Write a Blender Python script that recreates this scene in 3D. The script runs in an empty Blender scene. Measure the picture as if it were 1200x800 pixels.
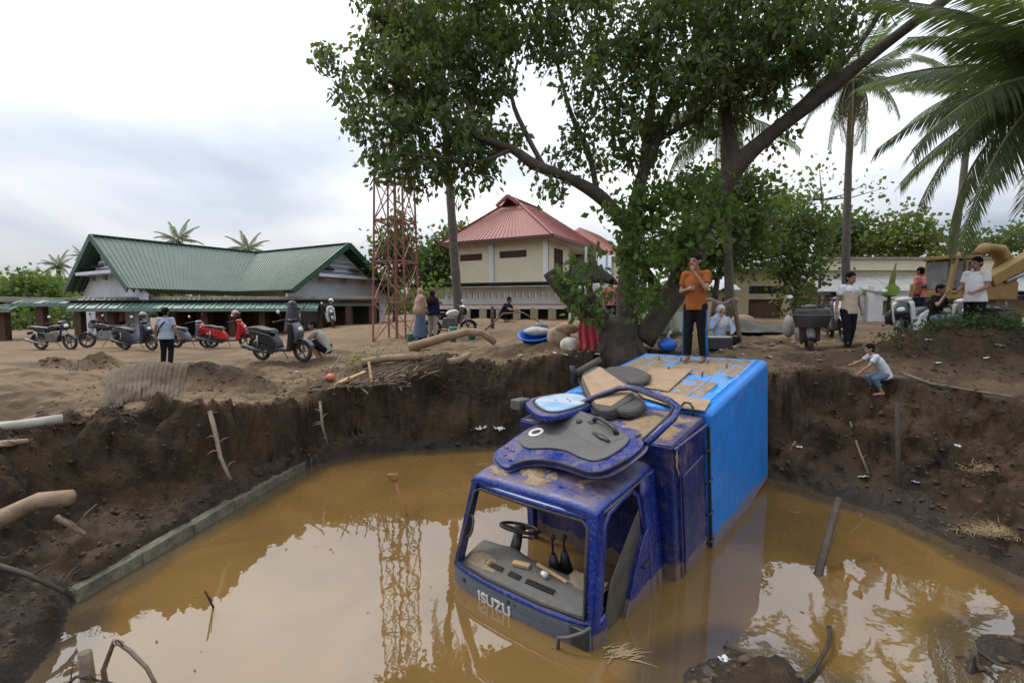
import bpy, bmesh, math, random
import numpy as np
from mathutils import Vector, Matrix, Euler
SC = bpy.context.scene
COL = SC.collection
R = math.radians
rnd = random.Random(7)
rng = np.random.default_rng(7)
# ------------------------------------------------------------ camera
EYE = 2.80; FPX = 575.5; PITCH = math.atan(38.0/FPX)
cam = bpy.data.cameras.new('camera'); camo = bpy.data.objects.new('camera', cam); COL.objects.link(camo)
camo.location = (0, 0, EYE); camo.rotation_euler = (math.pi/2-PITCH, 0, 0)
cam.sensor_width = 36; cam.lens = FPX/1200*36; cam.clip_start = .05; cam.clip_end = 3000
SC.camera = camo
SC.render.resolution_x = 1024; SC.render.resolution_y = 682
SC.view_settings.view_transform = 'Standard'; SC.view_settings.look = 'None'
SC.view_settings.exposure = 0.12; SC.view_settings.gamma = 1
# ------------------------------------------------------------ sky and sun
SUN_EL, SUN_AZ = R(56), R(-62)      # azimuth from +Y towards +X
w = bpy.data.worlds.new('World'); SC.world = w; w.use_nodes = True
N = w.node_tree.nodes; L = w.node_tree.links; N.clear()
def wn(t, **k):
    n = N.new(t)
    for a, b in k.items(): setattr(n, a, b)
    return n
def wmath(op, a, b=None, clamp=False):
    n = wn('ShaderNodeMath', operation=op); n.use_clamp = clamp
    for i, s in enumerate((a, b)):
        if s is None: continue
        if isinstance(s, (int, float)): n.inputs[i].default_value = s
        else: L.new(s, n.inputs[i])
    return n.outputs[0]
sky = wn('ShaderNodeTexSky', sky_type='NISHITA'); sky.sun_disc = False
sky.sun_elevation = SUN_EL; sky.sun_rotation = SUN_AZ; sky.air_density = 1.0; sky.dust_density = 2.0
tc = wn('ShaderNodeTexCoord'); sep = wn('ShaderNodeSeparateXYZ'); L.new(tc.outputs['Generated'], sep.inputs[0])
zc = wmath('MAXIMUM', sep.outputs[2], 0.0)
den = wmath('ADD', zc, 0.30)
comb = wn('ShaderNodeCombineXYZ')
L.new(wmath('DIVIDE', sep.outputs[0], den), comb.inputs[0]); L.new(wmath('DIVIDE', sep.outputs[1], den), comb.inputs[1])
n1 = wn('ShaderNodeTexNoise'); n1.inputs['Scale'].default_value = .75; n1.inputs['Detail'].default_value = 5; n1.inputs['Roughness'].default_value = .45
n1.inputs['Distortion'].default_value = .25
mp = wn('ShaderNodeMapping'); mp.inputs['Location'].default_value = (7.3, 4.2, 1.4); L.new(comb.outputs[0], mp.inputs[0]); L.new(mp.outputs[0], n1.inputs['Vector'])
n2 = wn('ShaderNodeTexNoise'); n2.inputs['Scale'].default_value = 1.9; n2.inputs['Detail'].default_value = 6
L.new(mp.outputs[0], n2.inputs['Vector'])
# overcast: the cloud deck is brighter towards the zenith than at the horizon (1+2 sin e)/3
ov = wmath('ADD', wmath('MULTIPLY', zc, 4.2), 1.0)
ramp = wn('ShaderNodeValToRGB'); L.new(n1.outputs['Fac'], ramp.inputs[0])
ramp.color_ramp.elements[0].position = .36; ramp.color_ramp.elements[0].color = (.40, .45, .56, 1)
ramp.color_ramp.elements[1].position = .60; ramp.color_ramp.elements[1].color = (1.0, 1.0, 1.0, 1)
e = ramp.color_ramp.elements.new(.47); e.color = (.66, .70, .79, 1)
det = wmath('ADD', wmath('MULTIPLY', n2.outputs['Fac'], .3), .85)
cs = wn('ShaderNodeVectorMath', operation='SCALE'); L.new(ramp.outputs[0], cs.inputs[0]); L.new(wmath('MULTIPLY', wmath('MULTIPLY', ov, det), 5.6), cs.inputs['Scale'])
mix = wn('ShaderNodeMix', data_type='RGBA'); mix.inputs[0].default_value = .90
L.new(sky.outputs[0], mix.inputs[6]); L.new(cs.outputs[0], mix.inputs[7])
bg = wn('ShaderNodeBackground'); bg.inputs['Strength'].default_value = .11; L.new(mix.outputs[2], bg.inputs[0])
wo = wn('ShaderNodeOutputWorld'); L.new(bg.outputs[0], wo.inputs[0])
sl = bpy.data.lights.new('sun', 'SUN'); sl.energy = 1.5; sl.angle = R(10); sl.color = (1, .95, .87)
so = bpy.data.objects.new('sun', sl); COL.objects.link(so)
sd = Vector((math.sin(SUN_AZ)*math.cos(SUN_EL), math.cos(SUN_AZ)*math.cos(SUN_EL), math.sin(SUN_EL)))
so.rotation_euler = sd.to_track_quat('Z', 'Y').to_euler(); so.location = sd*60
# ------------------------------------------------------------ helpers: pixels of the 1200x800 photograph to points in the place
def ray(px, py):
    c, s = math.cos(PITCH), math.sin(PITCH); a = (px-600)/FPX; b = (400-py)/FPX
    return Vector((a, c+b*s, -s+b*c))
def pt(px, py, d):                       # point at forward distance d
    r = ray(px, py); r *= d/r.y; return Vector((r.x, r.y, r.z+EYE))
def gz(px, py, z=0.0):                   # point on the level z
    r = ray(px, py); r *= (z-EYE)/r.z; return Vector((r.x, r.y, z))
# ------------------------------------------------------------ helpers: materials
def nodes(name):
    m = bpy.data.materials.new(name); m.use_nodes = True
    t = m.node_tree; b = t.nodes['Principled BSDF']
    return m, t, b
def nz(t, scale, detail=5, rough=.6, dist=0, coord='Object', loc=None):
    c = t.nodes.new('ShaderNodeTexCoord'); n = t.nodes.new('ShaderNodeTexNoise')
    n.inputs['Scale'].default_value = scale; n.inputs['Detail'].default_value = detail; n.inputs['Roughness'].default_value = rough; n.inputs['Distortion'].default_value = dist
    t.links.new(c.outputs[coord], n.inputs['Vector']); return n.outputs['Fac']
def ramp2(t, fac, p0, p1, c0=(0,0,0,1), c1=(1,1,1,1)):
    r = t.nodes.new('ShaderNodeValToRGB'); t.links.new(fac, r.inputs[0])
    r.color_ramp.elements[0].position = p0; r.color_ramp.elements[1].position = p1
    r.color_ramp.elements[0].color = c0; r.color_ramp.elements[1].color = c1; return r.outputs[0]
def mixc(t, fac, a, b):
    n = t.nodes.new('ShaderNodeMix'); n.data_type = 'RGBA'
    for s, i in ((fac, 0), (a, 6), (b, 7)):
        if isinstance(s, (int, float)): n.inputs[i].default_value = s
        elif isinstance(s, tuple): n.inputs[i].default_value = s if len(s) == 4 else s+(1,)
        else: t.links.new(s, n.inputs[i])
    return n.outputs[2]
MUD = (.21, .145, .085)
def mat(name, c, c2=None, scale=6, rough=.7, bump=0, bscale=40, metal=0, mud=0, mscale=3, mcol=MUD, stretch=None, spec=None, scuff_glint=0, top=0, tide=0):
    m, t, b = nodes(name)
    c2 = c2 or tuple(x*.78 for x in c)
    col = mixc(t, ramp2(t, nz(t, scale), .35, .65), c, c2)
    b.inputs['Roughness'].default_value = rough; b.inputs['Metallic'].default_value = metal
    if spec is not None: b.inputs['Specular IOR Level'].default_value = spec
    def mth(op, x, y, clamp=False):
        n = t.nodes.new('ShaderNodeMath'); n.operation = op; n.use_clamp = clamp
        for i, q in enumerate((x, y)):
            if isinstance(q, (int, float)): n.inputs[i].default_value = q
            else: t.links.new(q, n.inputs[i])
        return n.outputs[0]
    if scuff_glint:                                             # scratched, chipped paint; pale flecks also put highlights into the colour
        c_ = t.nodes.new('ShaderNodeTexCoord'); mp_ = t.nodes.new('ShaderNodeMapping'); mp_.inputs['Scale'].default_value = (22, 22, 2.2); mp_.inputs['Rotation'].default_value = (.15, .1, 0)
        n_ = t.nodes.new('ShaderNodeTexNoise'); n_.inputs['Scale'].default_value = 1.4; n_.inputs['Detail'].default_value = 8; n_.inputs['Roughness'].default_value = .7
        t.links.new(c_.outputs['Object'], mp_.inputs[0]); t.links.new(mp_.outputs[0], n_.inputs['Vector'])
        col = mixc(t, mth('MULTIPLY', ramp2(t, n_.outputs['Fac'], .60, .72), scuff_glint), col, (.22, .24, .32))
        col = mixc(t, mth('MULTIPLY', ramp2(t, nz(t, 16, 7, .75, .8), .64, .70), scuff_glint), col, (.40, .43, .52))
    if mud > 0:
        big = ramp2(t, nz(t, mscale, 8, .68, .3), .74-mud*.40, .92-mud*.26)
        fine = ramp2(t, nz(t, mscale*9, 9, .75), .53, .66); film = ramp2(t, nz(t, mscale*3.1, 9, .72), .25, .75)
        a = mth('MULTIPLY', big, mth('ADD', mth('MULTIPLY', film, .75), .22))
        a = mth('ADD', a, mth('MULTIPLY', fine, .15+.55*mud), True)
        if top:                                           # mud settled on faces that look up
            g_ = t.nodes.new('ShaderNodeNewGeometry'); s_ = t.nodes.new('ShaderNodeSeparateXYZ'); t.links.new(g_.outputs['Normal'], s_.inputs[0])
            upf = ramp2(t, s_.outputs[2], .55, .95); pat = ramp2(t, nz(t, mscale*1.2, 9, .7, .4), .62-.3*top, .80-.25*top)
            a = mth('MAXIMUM', a, mth('MULTIPLY', mth('MULTIPLY', upf, pat), mth('ADD', mth('MULTIPLY', film, .6), .38)), True)
        if tide:                                          # tide line of dried mud left by the pool
            g2 = t.nodes.new('ShaderNodeNewGeometry'); s2 = t.nodes.new('ShaderNodeSeparateXYZ'); t.links.new(g2.outputs['Position'], s2.inputs[0])
            lv = mth('ADD', s2.outputs[2], mth('MULTIPLY', nz(t, 4, 8, .7), -tide*1.6)); a = mth('MAXIMUM', a, mth('MULTIPLY', ramp2(t, lv, -tide*.62, tide*.0, (1,1,1,1), (0,0,0,1)), .8), True)
        col = mixc(t, a, col, mixc(t, nz(t, mscale*7), mcol, tuple(x*.6 for x in mcol)))
        rr = t.nodes.new('ShaderNodeMix'); t.links.new(a, rr.inputs[0]); rr.inputs[2].default_value = rough; rr.inputs[3].default_value = .9
        t.links.new(rr.outputs[0], b.inputs['Roughness'])
    t.links.new(col, b.inputs['Base Color'])
    if bump:
        bn = t.nodes.new('ShaderNodeBump'); bn.inputs['Strength'].default_value = bump; bn.inputs['Distance'].default_value = .02
        t.links.new(nz(t, bscale, 6), bn.inputs['Height']); t.links.new(bn.outputs[0], b.inputs['Normal'])
    return m
def leafmat(name, c, c2, back=None, scale=1.3):
    m, t, b = nodes(name)
    g = t.nodes.new('ShaderNodeNewGeometry')
    col = mixc(t, g.outputs['Random Per Island'], c, c2)
    col = mixc(t, ramp2(t, nz(t, scale), .35, .65), col, tuple(x*.7 for x in c2))
    t.links.new(col, b.inputs['Base Color']); b.inputs['Roughness'].default_value = .5; b.inputs['Specular IOR Level'].default_value = .3
    tr = t.nodes.new('ShaderNodeBsdfTranslucent'); t.links.new(mixc(t, .45, col, (.28, .38, .05)), tr.inputs[0])
    ms = t.nodes.new('ShaderNodeMixShader'); ms.inputs[0].default_value = .40
    t.links.new(b.outputs[0], ms.inputs[1]); t.links.new(tr.outputs[0], ms.inputs[2])
    t.links.new(ms.outputs[0], t.nodes['Material Output'].inputs[0]); return m
# ------------------------------------------------------------ helpers: meshes
class MB:
    def __init__(s): s.v = []; s.f = []; s.M = None
    def add(s, v, f, M=None):
        o = len(s.v); M = M or s.M
        s.v += [tuple(M @ Vector(p)) for p in v] if M else [tuple(p) for p in v]
        s.f += [tuple(i+o for i in q) for q in f]; return s
    def box(s, c, d, M=None, tap=1.0):
        x, y, z = (k/2 for k in d); c = Vector(c)
        v = [c+Vector((a*x*(tap if e > 0 else 1), b*y*(tap if e > 0 else 1), e*z)) for e in (-1, 1) for b in (-1, 1) for a in (-1, 1)]
        return s.add(v, [(0,2,3,1), (4,5,7,6), (0,1,5,4), (2,6,7,3), (0,4,6,2), (1,3,7,5)], M)
    def bar(s, a, b, w, h=None, up=(0,0,1)):           # rectangular bar from a to b
        a, b = Vector(a), Vector(b); d = (b-a).normalized(); u = Vector(up)
        if abs(d.dot(u)) > .97: u = Vector((1,0,0))
        x = d.cross(u).normalized()*w/2; y = x.cross(d).normalized()*(h or w)/2
        v = [p+i*x+j*y for p in (a, b) for i, j in ((-1,-1), (1,-1), (1,1), (-1,1))]
        return s.add(v, [(3,2,1,0), (4,5,6,7)]+[(i, (i+1) % 4, (i+1) % 4+4, i+4) for i in range(4)])
    def tube(s, P, rad, n=8, caps=True, closed=False, sq=1.0):
        P = [Vector(p) for p in P]; m = len(P)
        if isinstance(rad, (int, float)): rad = [rad]*m
        nrm = None; rings = []
        for i in range(m):
            if closed: d = (P[(i+1) % m]-P[i-1])
            else: d = P[min(i+1, m-1)]-P[max(i-1, 0)]
            d = d.normalized() if d.length > 1e-9 else Vector((0,0,1))
            if nrm is None:
                nrm = d.cross(Vector((0,0,1)))
                if nrm.length < .05: nrm = d.cross(Vector((1,0,0)))
            nrm = (nrm-d*nrm.dot(d)).normalized(); b = d.cross(nrm)
            rings.append([P[i]+(nrm*math.cos(2*math.pi*k/n)+b*math.sin(2*math.pi*k/n)*sq)*rad[i] for k in range(n)])
        v = [p for r in rings for p in r]; f = []
        for i in range(m if closed else m-1):
            j = (i+1) % m
            f += [(i*n+k, i*n+(k+1) % n, j*n+(k+1) % n, j*n+k) for k in range(n)]
        if caps and not closed:
            f += [tuple(range(n-1, -1, -1)), tuple((m-1)*n+k for k in range(n))]
        return s.add(v, f)
    def ell(s, c, r, n=10, m=7, M=None):
        c = Vector(c); r = (r, r, r) if isinstance(r, (int, float)) else r
        v = [c+Vector((0,0,-r[2]))]
        for i in range(1, m):
            a = -math.pi/2+math.pi*i/m
            v += [c+Vector((r[0]*math.cos(a)*math.cos(2*math.pi*k/n), r[1]*math.cos(a)*math.sin(2*math.pi*k/n), r[2]*math.sin(a))) for k in range(n)]
        v.append(c+Vector((0,0,r[2]))); f = [(0, 1+(k+1) % n, 1+k) for k in range(n)]
        for i in range(m-2):
            f += [(1+i*n+k, 1+i*n+(k+1) % n, 1+(i+1)*n+(k+1) % n, 1+(i+1)*n+k) for k in range(n)]
        b = 1+(m-2)*n; f += [(b+k, b+(k+1) % n, len(v)-1) for k in range(n)]
        return s.add(v, f, M)
    def prism(s, poly, M=None, th=.02):                  # poly in local xy, extruded along +z
        n = len(poly); v = [(x, y, 0) for x, y in poly]+[(x, y, th) for x, y in poly]
        return s.add(v, [tuple(range(n-1, -1, -1)), tuple(range(n, 2*n))]+[(i, (i+1) % n, (i+1) % n+n, i+n) for i in range(n)], M)
    def lathe(s, prof, n=12, M=None):                    # prof of (r, z)
        v = [(r*math.cos(2*math.pi*k/n), r*math.sin(2*math.pi*k/n), z) for r, z in prof for k in range(n)]
        f = [(i*n+k, i*n+(k+1) % n, (i+1)*n+(k+1) % n, (i+1)*n+k) for i in range(len(prof)-1) for k in range(n)]
        f += [tuple(range(n-1, -1, -1)), tuple((len(prof)-1)*n+k for k in range(n))]
        return s.add(v, f, M)
    def grid(s, fn, nu, nv):
        v = [fn(i/nu, j/nv) for j in range(nv+1) for i in range(nu+1)]
        return s.add(v, [(j*(nu+1)+i, j*(nu+1)+i+1, (j+1)*(nu+1)+i+1, (j+1)*(nu+1)+i) for j in range(nv) for i in range(nu)])
    def build(s, name, m, parent=None, smooth=False, bevel=0, solid=0, sub=0, seg=2):
        me = bpy.data.meshes.new(name); me.from_pydata(s.v, [], s.f); me.update()
        return link(name, me, m, parent, smooth, bevel, solid, sub, seg)
def link(name, me, m, parent=None, smooth=False, bevel=0, solid=0, sub=0, seg=2):
    o = bpy.data.objects.new(name, me); COL.objects.link(o)
    if m is not None: me.materials.append(m)
    if smooth: me.shade_smooth()
    if parent is not None: o.parent = parent
    if solid: q = o.modifiers.new('solid', 'SOLIDIFY'); q.thickness = solid; q.offset = 0
    if bevel:
        q = o.modifiers.new('bevel', 'BEVEL'); q.width = bevel; q.segments = seg; q.limit_method = 'ANGLE'
        if not smooth: me.shade_smooth(); q.harden_normals = True
    if sub: q = o.modifiers.new('sub', 'SUBSURF'); q.levels = sub; q.render_levels = sub
    return o
def npmesh(name, v, f, m, parent=None, smooth=False):
    v = np.asarray(v, np.float32); f = np.asarray(f, np.int32); k = f.shape[1]
    me = bpy.data.meshes.new(name); me.vertices.add(len(v)); me.vertices.foreach_set('co', v.ravel())
    me.loops.add(f.size); me.loops.foreach_set('vertex_index', f.ravel())
    me.polygons.add(len(f)); me.polygons.foreach_set('loop_start', np.arange(0, f.size, k, dtype=np.int32))
    me.update(calc_edges=True); me.validate()
    return link(name, me, m, parent, smooth)
def chaikin(P, n=2):
    for _ in range(n):
        Q = []
        for i in range(len(P)):
            a, b = P[i], P[(i+1) % len(P)]; Q += [tuple(.78*x+.22*y for x, y in zip(a, b)), tuple(.22*x+.78*y for x, y in zip(a, b))]
        P = Q
    return P
def tag(o, label=None, cat=None, group=None, kind=None):
    for k, v in (('label', label), ('category', cat), ('group', group), ('kind', kind)):
        if v: o[k] = v
    return o
def thing(name, label, cat, loc=(0,0,0), rz=0, group=None, rot=None):
    o = bpy.data.objects.new(name, None); COL.objects.link(o); o.empty_display_size = .1
    o.location = loc; o.rotation_euler = rot or (0, 0, rz)
    return tag(o, label, cat, group)
def copy_tree(o, parent=None):
    c = o.copy(); COL.objects.link(c); c.parent = parent
    for ch in list(o.children): copy_tree(ch, c)
    return c
# ------------------------------------------------------------ helpers: noise
def _h(ix, iy, iz):
    n = (ix.astype(np.int64)*374761393 + iy.astype(np.int64)*668265263 + iz.astype(np.int64)*2147483647 + 1274126177) & 0xffffffff
    n = ((n ^ (n >> 13))*1274126177) & 0xffffffff
    return ((n ^ (n >> 16)) & 0xffff)/65535.0
def vnoise(x, y, z=None):
    x = np.asarray(x, float); y = np.asarray(y, float); z = np.zeros_like(x) if z is None else np.asarray(z, float)
    ix, iy, iz = np.floor(x), np.floor(y), np.floor(z)
    fx, fy, fz = x-ix, y-iy, z-iz
    fx, fy, fz = (q*q*q*(q*(q*6-15)+10) for q in (fx, fy, fz)); r = 0
    for a in (0, 1):
        for b in (0, 1):
            for c in (0, 1):
                r = r+_h(ix+a, iy+b, iz+c)*(fx if a else 1-fx)*(fy if b else 1-fy)*(fz if c else 1-fz)
    return r*2-1
def fbm(x, y, z=None, o=4, g=.5):
    r = 0; a = 1; z = np.zeros_like(np.asarray(x, float)) if z is None else z
    for k in range(o): r = r+a*vnoise(x*2**k+17.3*k, y*2**k-9.1*k, z*2**k+3.7*k); a *= g
    return r
def sm(a, b, x): t = np.clip((x-a)/(b-a), 0, 1); return t*t*(3-2*t)
# ============================================================ THE GROUND AND THE FLOODED PIT
WL = [(-60,830),(30,800),(60,760),(88,706),(200,636),(300,580),(370,543),(420,533),(470,528),(570,524),(640,516),(760,500),(850,520),(905,562),(960,578),(1050,607),(1110,634),(1200,678),(1290,722),(1330,760),
      (1250,748),(1190,742),(1148,752),(1140,775),(1165,800),(1150,840),(1060,850),(960,815),(905,775),(855,763),(806,780),(780,830),(640,900),(400,900),(100,880)]
WPOLY = np.array([gz(*p)[:2] for p in WL])
RIM = [(-420,640,1.2),(-150,540,1.25),(0,505,1.28),(60,491,1.28),(120,484,1.3),(247,478,1.27),(300,473,1.18),(350,473,.97),(400,465,1.0),(450,453,1.12),(545,437,1.30),(590,424,1.5),(650,421,1.54),(720,419,1.57),(800,418,1.64),
       (905,433,1.62),(960,435,1.56),(1010,440,1.52),(1060,448,1.47),(1120,452,1.45),(1200,458,1.46),(1330,490,1.5)]
RPOLY = np.array([gz(a, b, c+EYE-2.68)[:2] for a, b, c in RIM]+[(8.5, 3.5), (7.5, 1.0), (4.5, .9), (2.4, 1.1), (1.2, 1.2), (-.5, 1.1), (-3.2, 1.0), (-6.5, .8)])
def pdist(x, y, poly):                   # signed distance, inside negative
    d = np.full(x.shape, 1e9); ins = np.zeros(x.shape, bool); n = len(poly)
    for i in range(n):
        a, b = poly[i], poly[(i+1) % n]; e = b-a
        t = np.clip(((x-a[0])*e[0]+(y-a[1])*e[1])/(e@e), 0, 1)
        d = np.minimum(d, np.hypot(x-a[0]-t*e[0], y-a[1]-t*e[1]))
        c = ((a[1] <= y) & (b[1] > y)) | ((b[1] <= y) & (a[1] > y))
        with np.errstate(divide='ignore', invalid='ignore'):
            xi = a[0]+(y-a[1])/(b[1]-a[1])*e[0]
        ins ^= c & (x < xi)
    return np.where(ins, -d, d)
# (photo column, row, distance) of spots on the ground
GC = [(-150,545,5.0),(0,500,5.9),(120,482,6.6),(250,476,7.0),(350,472,8.9),(450,452,9.9),(545,436,10.6),(650,420,10.9),(800,417,10.6),(905,431,8.9),(1010,439,8.6),(1120,451,8.3),(1200,457,8.1),
      (0,440,9),(60,437,10.5),(130,430,12),(195,430,13.8),(260,437,11),(335,433,11.3),(378,428,11.8),(420,418,12.6),(65,410,18.3),(0,412,17),(130,408,18.5),(265,408,18.8),(200,402,22),(330,396,24),(388,383,25),(420,386,23),
      (460,398,16.6),(493,398,15.4),(525,393,17.6),(540,374,21),(570,384,18),(560,374,24),(620,376,24),(630,403,12.6),(720,410,11.6),(620,388,16),
      (800,396,13),(850,404,11.5),(890,412,10.6),(948,413,11.3),(995,412,9.9),(900,385,18),(860,372,26),(930,370,27),(1000,375,25),(1060,392,14),(1060,402,10.5),(1140,415,9.7),(1200,415,10),(1100,371,27),(1200,371,27),(1350,400,13),(1350,371,27)]
G3 = np.array([pt(*p) for p in GC]+[(-9,0,1.3),(9,0,1.5),(-20,6,1.1),(18,6,1.9),(-30,20,1.2),(30,20,2.1),(-30,45,1.8),(0,45,2.2),(30,45,2.2),(0,0,1.0),(0,-12,1.2),(-25,-10,1.2),(25,-10,1.5)])
_D = np.hypot(G3[:,None,0]-G3[None,:,0], G3[:,None,1]-G3[None,:,1])
_A = np.zeros((len(G3)+1,)*2); _A[:-1,:-1] = -_D+np.eye(len(G3))*.15; _A[-1,:-1] = 1; _A[:-1,-1] = 1
_W = np.linalg.solve(_A, np.append(G3[:,2], 0))
def base_ground(x, y):
    xc = np.clip(x, -40, 40); yc = np.clip(y, -15, 50); r = np.full(x.shape, _W[-1])
    for k in range(len(G3)): r = r-_W[k]*np.hypot(xc-G3[k,0], yc-G3[k,1])
    return r
# heaps of earth: (column, row of the crest, distance, radius x, radius y, height)
HEAPS = [(1105,388,9.25,1.3,.50,.60),(1195,392,9.3,1.2,.5,.50),(1045,405,9.3,.6,.35,.16),(252,447,9.3,1.2,.45,.46),(185,455,9.0,.8,.36,.22),(65,447,10.4,.50,.30,.34),(112,437,12,.6,.28,.32),(20,452,9.6,.5,.2,.14),(290,440,10.4,.7,.25,.2),(450,425,10.6,1.5,.7,.22),(380,448,9.6,.7,.45,.22),
         (520,425,10.6,1.2,.5,.32),(600,410,12,.8,.5,.15),(640,408,11.7,.45,.25,.18),(780,396,13.5,.7,.6,.3),(880,393,14.5,1.0,.6,.25),(30,470,7.2,.9,.4,.2),(1010,395,13,1.3,.6,.12)]
def heaps(x, y):
    r = np.zeros(x.shape)
    for px, py, d, a, b, h in HEAPS:
        c = pt(px, py, d); q = ((x-c.x)/a)**2+((y-c.y)/b)**2
        r = r+h*np.exp(-q*1.4)
    return r
def axis(lo, hi, step, far0, far1):
    a = list(np.arange(lo, hi+1e-6, step)); s = step
    while a[-1] < far1: s = min(s*1.09, 60); a.append(a[-1]+s)
    s = step; p = []
    x = lo
    while x > far0: s = min(s*1.09, 60); x -= s; p.append(x)
    return np.array(p[::-1]+a)
AX = axis(-7.6, 7.6, .045, -900, 900); AY = axis(1.6, 12.0, .045, -60, 1300)
GX, GY = np.meshgrid(AX, AY)
def terrain(x, y):
    wx = x+.10*fbm(x*1.3, y*1.3, o=3); wy = y+.10*fbm(x*1.3+40, y*1.3, o=3)
    dw0 = pdist(x, y, WPOLY)
    rx = x+.22*fbm(x*.9+9, y*.9, o=4); ry = y+.22*fbm(x*.9, y*.9+31, o=4)
    dr = pdist(rx, ry, RPOLY)
    near = sm(1.2, 3.0, y)
    g = base_ground(x, y)+heaps(x, y)
    far = sm(14, 30, np.hypot(x, y))
    g = g+(.06*fbm(x*.8, y*.8, o=5)+.075*(np.abs(fbm(x*1.7+5, y*2.3, o=5))-.3)+.024*fbm(x*4.1, y*4.1, o=4))*(1-.6*far)
    rough = sm(1.6, .1, np.abs(dr))
    g = g+rough*.05*fbm(x*3.2, y*3.2+5, o=4)
    dwp = np.maximum(dw0, 0); drn = np.maximum(-dr, 0)
    t = dwp/(dwp+drn+1e-6)
    a = fbm(x*1.6, y*1.6, o=4)
    steep = sm(.04, .72, t+.10*a)
    ledge = .17*sm(0, .06, t)+.10*sm(.1, .45, t)+.73*sm(.50, .92, t+.10*a)
    slope = .09*sm(0, .18, t)+.25*sm(.12, .5, t+.10*a)+.24*sm(.48, .66, t+.16*a)+.42*sm(.70, .98, t+.14*a)
    nearp = .06*sm(0, .25, t)+.94*sm(.25, 1, t)
    kl = sm(-2.0, -2.9, x)*sm(2.2, 3.2, y); kr = sm(4.0, 4.7, x)*sm(2.4, 3.6, y); kn = sm(3.4, 2.6, y)*(1-kl)
    p = steep*(1-kl)*(1-kr)+ledge*kl+slope*kr*(1-kl)
    p = p*(1-kn)+nearp*kn
    bank = g*p+.05*a*np.sin(np.pi*np.clip(p, 0, 1))
    bed = -.75*sm(0, 1.1, -dw0)-.02+.02*fbm(x*2, y*2)
    # slumped shelf in the near right corner of the pool
    z = np.where(dw0 <= 0, bed, np.where(dr >= 0, g, bank+.004))
    bk = np.where(dr >= 0, sm(.22, 0, dr), 1.0)*np.where(dw0 <= 0, 1, 1)
    return z, bk, dw0, dr, t
TZ, TB, TDW, TDR, TT = terrain(GX, GY)
def zt(x, y):                             # height of the ground at a spot
    i = np.clip(np.searchsorted(AX, x)-1, 0, len(AX)-2); j = np.clip(np.searchsorted(AY, y)-1, 0, len(AY)-2)
    u = (x-AX[i])/(AX[i+1]-AX[i]); v = (y-AY[j])/(AY[j+1]-AY[j])
    return TZ[j,i]*(1-u)*(1-v)+TZ[j,i+1]*u*(1-v)+TZ[j+1,i]*(1-u)*v+TZ[j+1,i+1]*u*v
def on(px, d, dz=0.0):                    # spot on the ground in a photo column at a distance
    x = (px-600)/FPX*d; return Vector((x, d, float(zt(x, d))+dz))
def hit(px, py, zmin=-1):                 # spot where a photo pixel meets the ground
    r = ray(px, py); S = np.arange(1.5, 60, .03); Z = zt(r.x*S, r.y*S); p = r*S[max(0, int(np.argmax(r.z*S+EYE < Z)))]
    return Vector((p.x, p.y, float(zt(p.x, p.y))))
# displacement along the normal gives the cut bank its clods and overhangs
gy, gx = np.gradient(TZ, AY, AX)
nl = np.sqrt(gx*gx+gy*gy+1); NX, NY, NZ = -gx/nl, -gy/nl, 1/nl
amt = TB*sm(-.1, .05, TDW)*sm(0, .08, TT)*(.25+.75*sm(2.9, 3.7, GY))
disp = amt*(.11*fbm(GX*2.0, GY*2.0, TZ*2.0, 3)+.10*np.abs(fbm(GX*4.2, GY*4.2, TZ*4.2, 4))-.03+.035*fbm(GX*13, GY*13, TZ*13, 3))+sm(2.2, 3, GY)*sm(14, 9, GY)*(TDW > .05)*.012*fbm(GX*9, GY*9, TZ*9, 3)
TX2 = GX+NX*disp; TY2 = GY+NY*disp; TZ2 = TZ+NZ*disp
ny, nx = GX.shape
ii = np.arange(nx*ny).reshape(ny, nx)
quads = np.stack([ii[:-1,:-1], ii[:-1,1:], ii[1:,1:], ii[1:,:-1]], -1).reshape(-1, 4)
m, t, b = nodes('silt_ground')
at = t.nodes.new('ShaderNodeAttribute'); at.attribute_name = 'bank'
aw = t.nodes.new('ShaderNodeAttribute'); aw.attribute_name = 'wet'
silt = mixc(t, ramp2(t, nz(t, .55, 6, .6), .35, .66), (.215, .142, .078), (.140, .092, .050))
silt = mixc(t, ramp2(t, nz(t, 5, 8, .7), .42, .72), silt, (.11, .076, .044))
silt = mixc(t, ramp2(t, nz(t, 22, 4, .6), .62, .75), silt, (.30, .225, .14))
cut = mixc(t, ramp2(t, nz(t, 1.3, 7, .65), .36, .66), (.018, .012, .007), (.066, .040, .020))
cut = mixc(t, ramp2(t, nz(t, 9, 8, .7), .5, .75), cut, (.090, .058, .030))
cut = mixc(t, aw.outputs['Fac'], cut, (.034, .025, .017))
col = mixc(t, at.outputs['Fac'], silt, cut)  # bank faces: dark exposed soil, with the pit's shade put into its tone
t.links.new(col, b.inputs['Base Color'])
mr = t.nodes.new('ShaderNodeMix'); t.links.new(aw.outputs['Fac'], mr.inputs[0]); mr.inputs[2].default_value = .92; mr.inputs[3].default_value = .42
t.links.new(mr.outputs[0], b.inputs['Roughness']); b.inputs['Specular IOR Level'].default_value = .3
bn = t.nodes.new('ShaderNodeBump'); bn.inputs['Strength'].default_value = .9; bn.inputs['Distance'].default_value = .05
t.links.new(nz(t, 11, 9, .72), bn.inputs['Height']); t.links.new(bn.outputs[0], b.inputs['Normal'])
M_SILT = m
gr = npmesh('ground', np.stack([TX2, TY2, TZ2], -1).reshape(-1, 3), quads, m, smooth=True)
def vattr(o, name, val):
    a = o.data.attributes.new(name, 'FLOAT', 'POINT'); a.data.foreach_set('value', np.asarray(val, np.float32).ravel())
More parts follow.
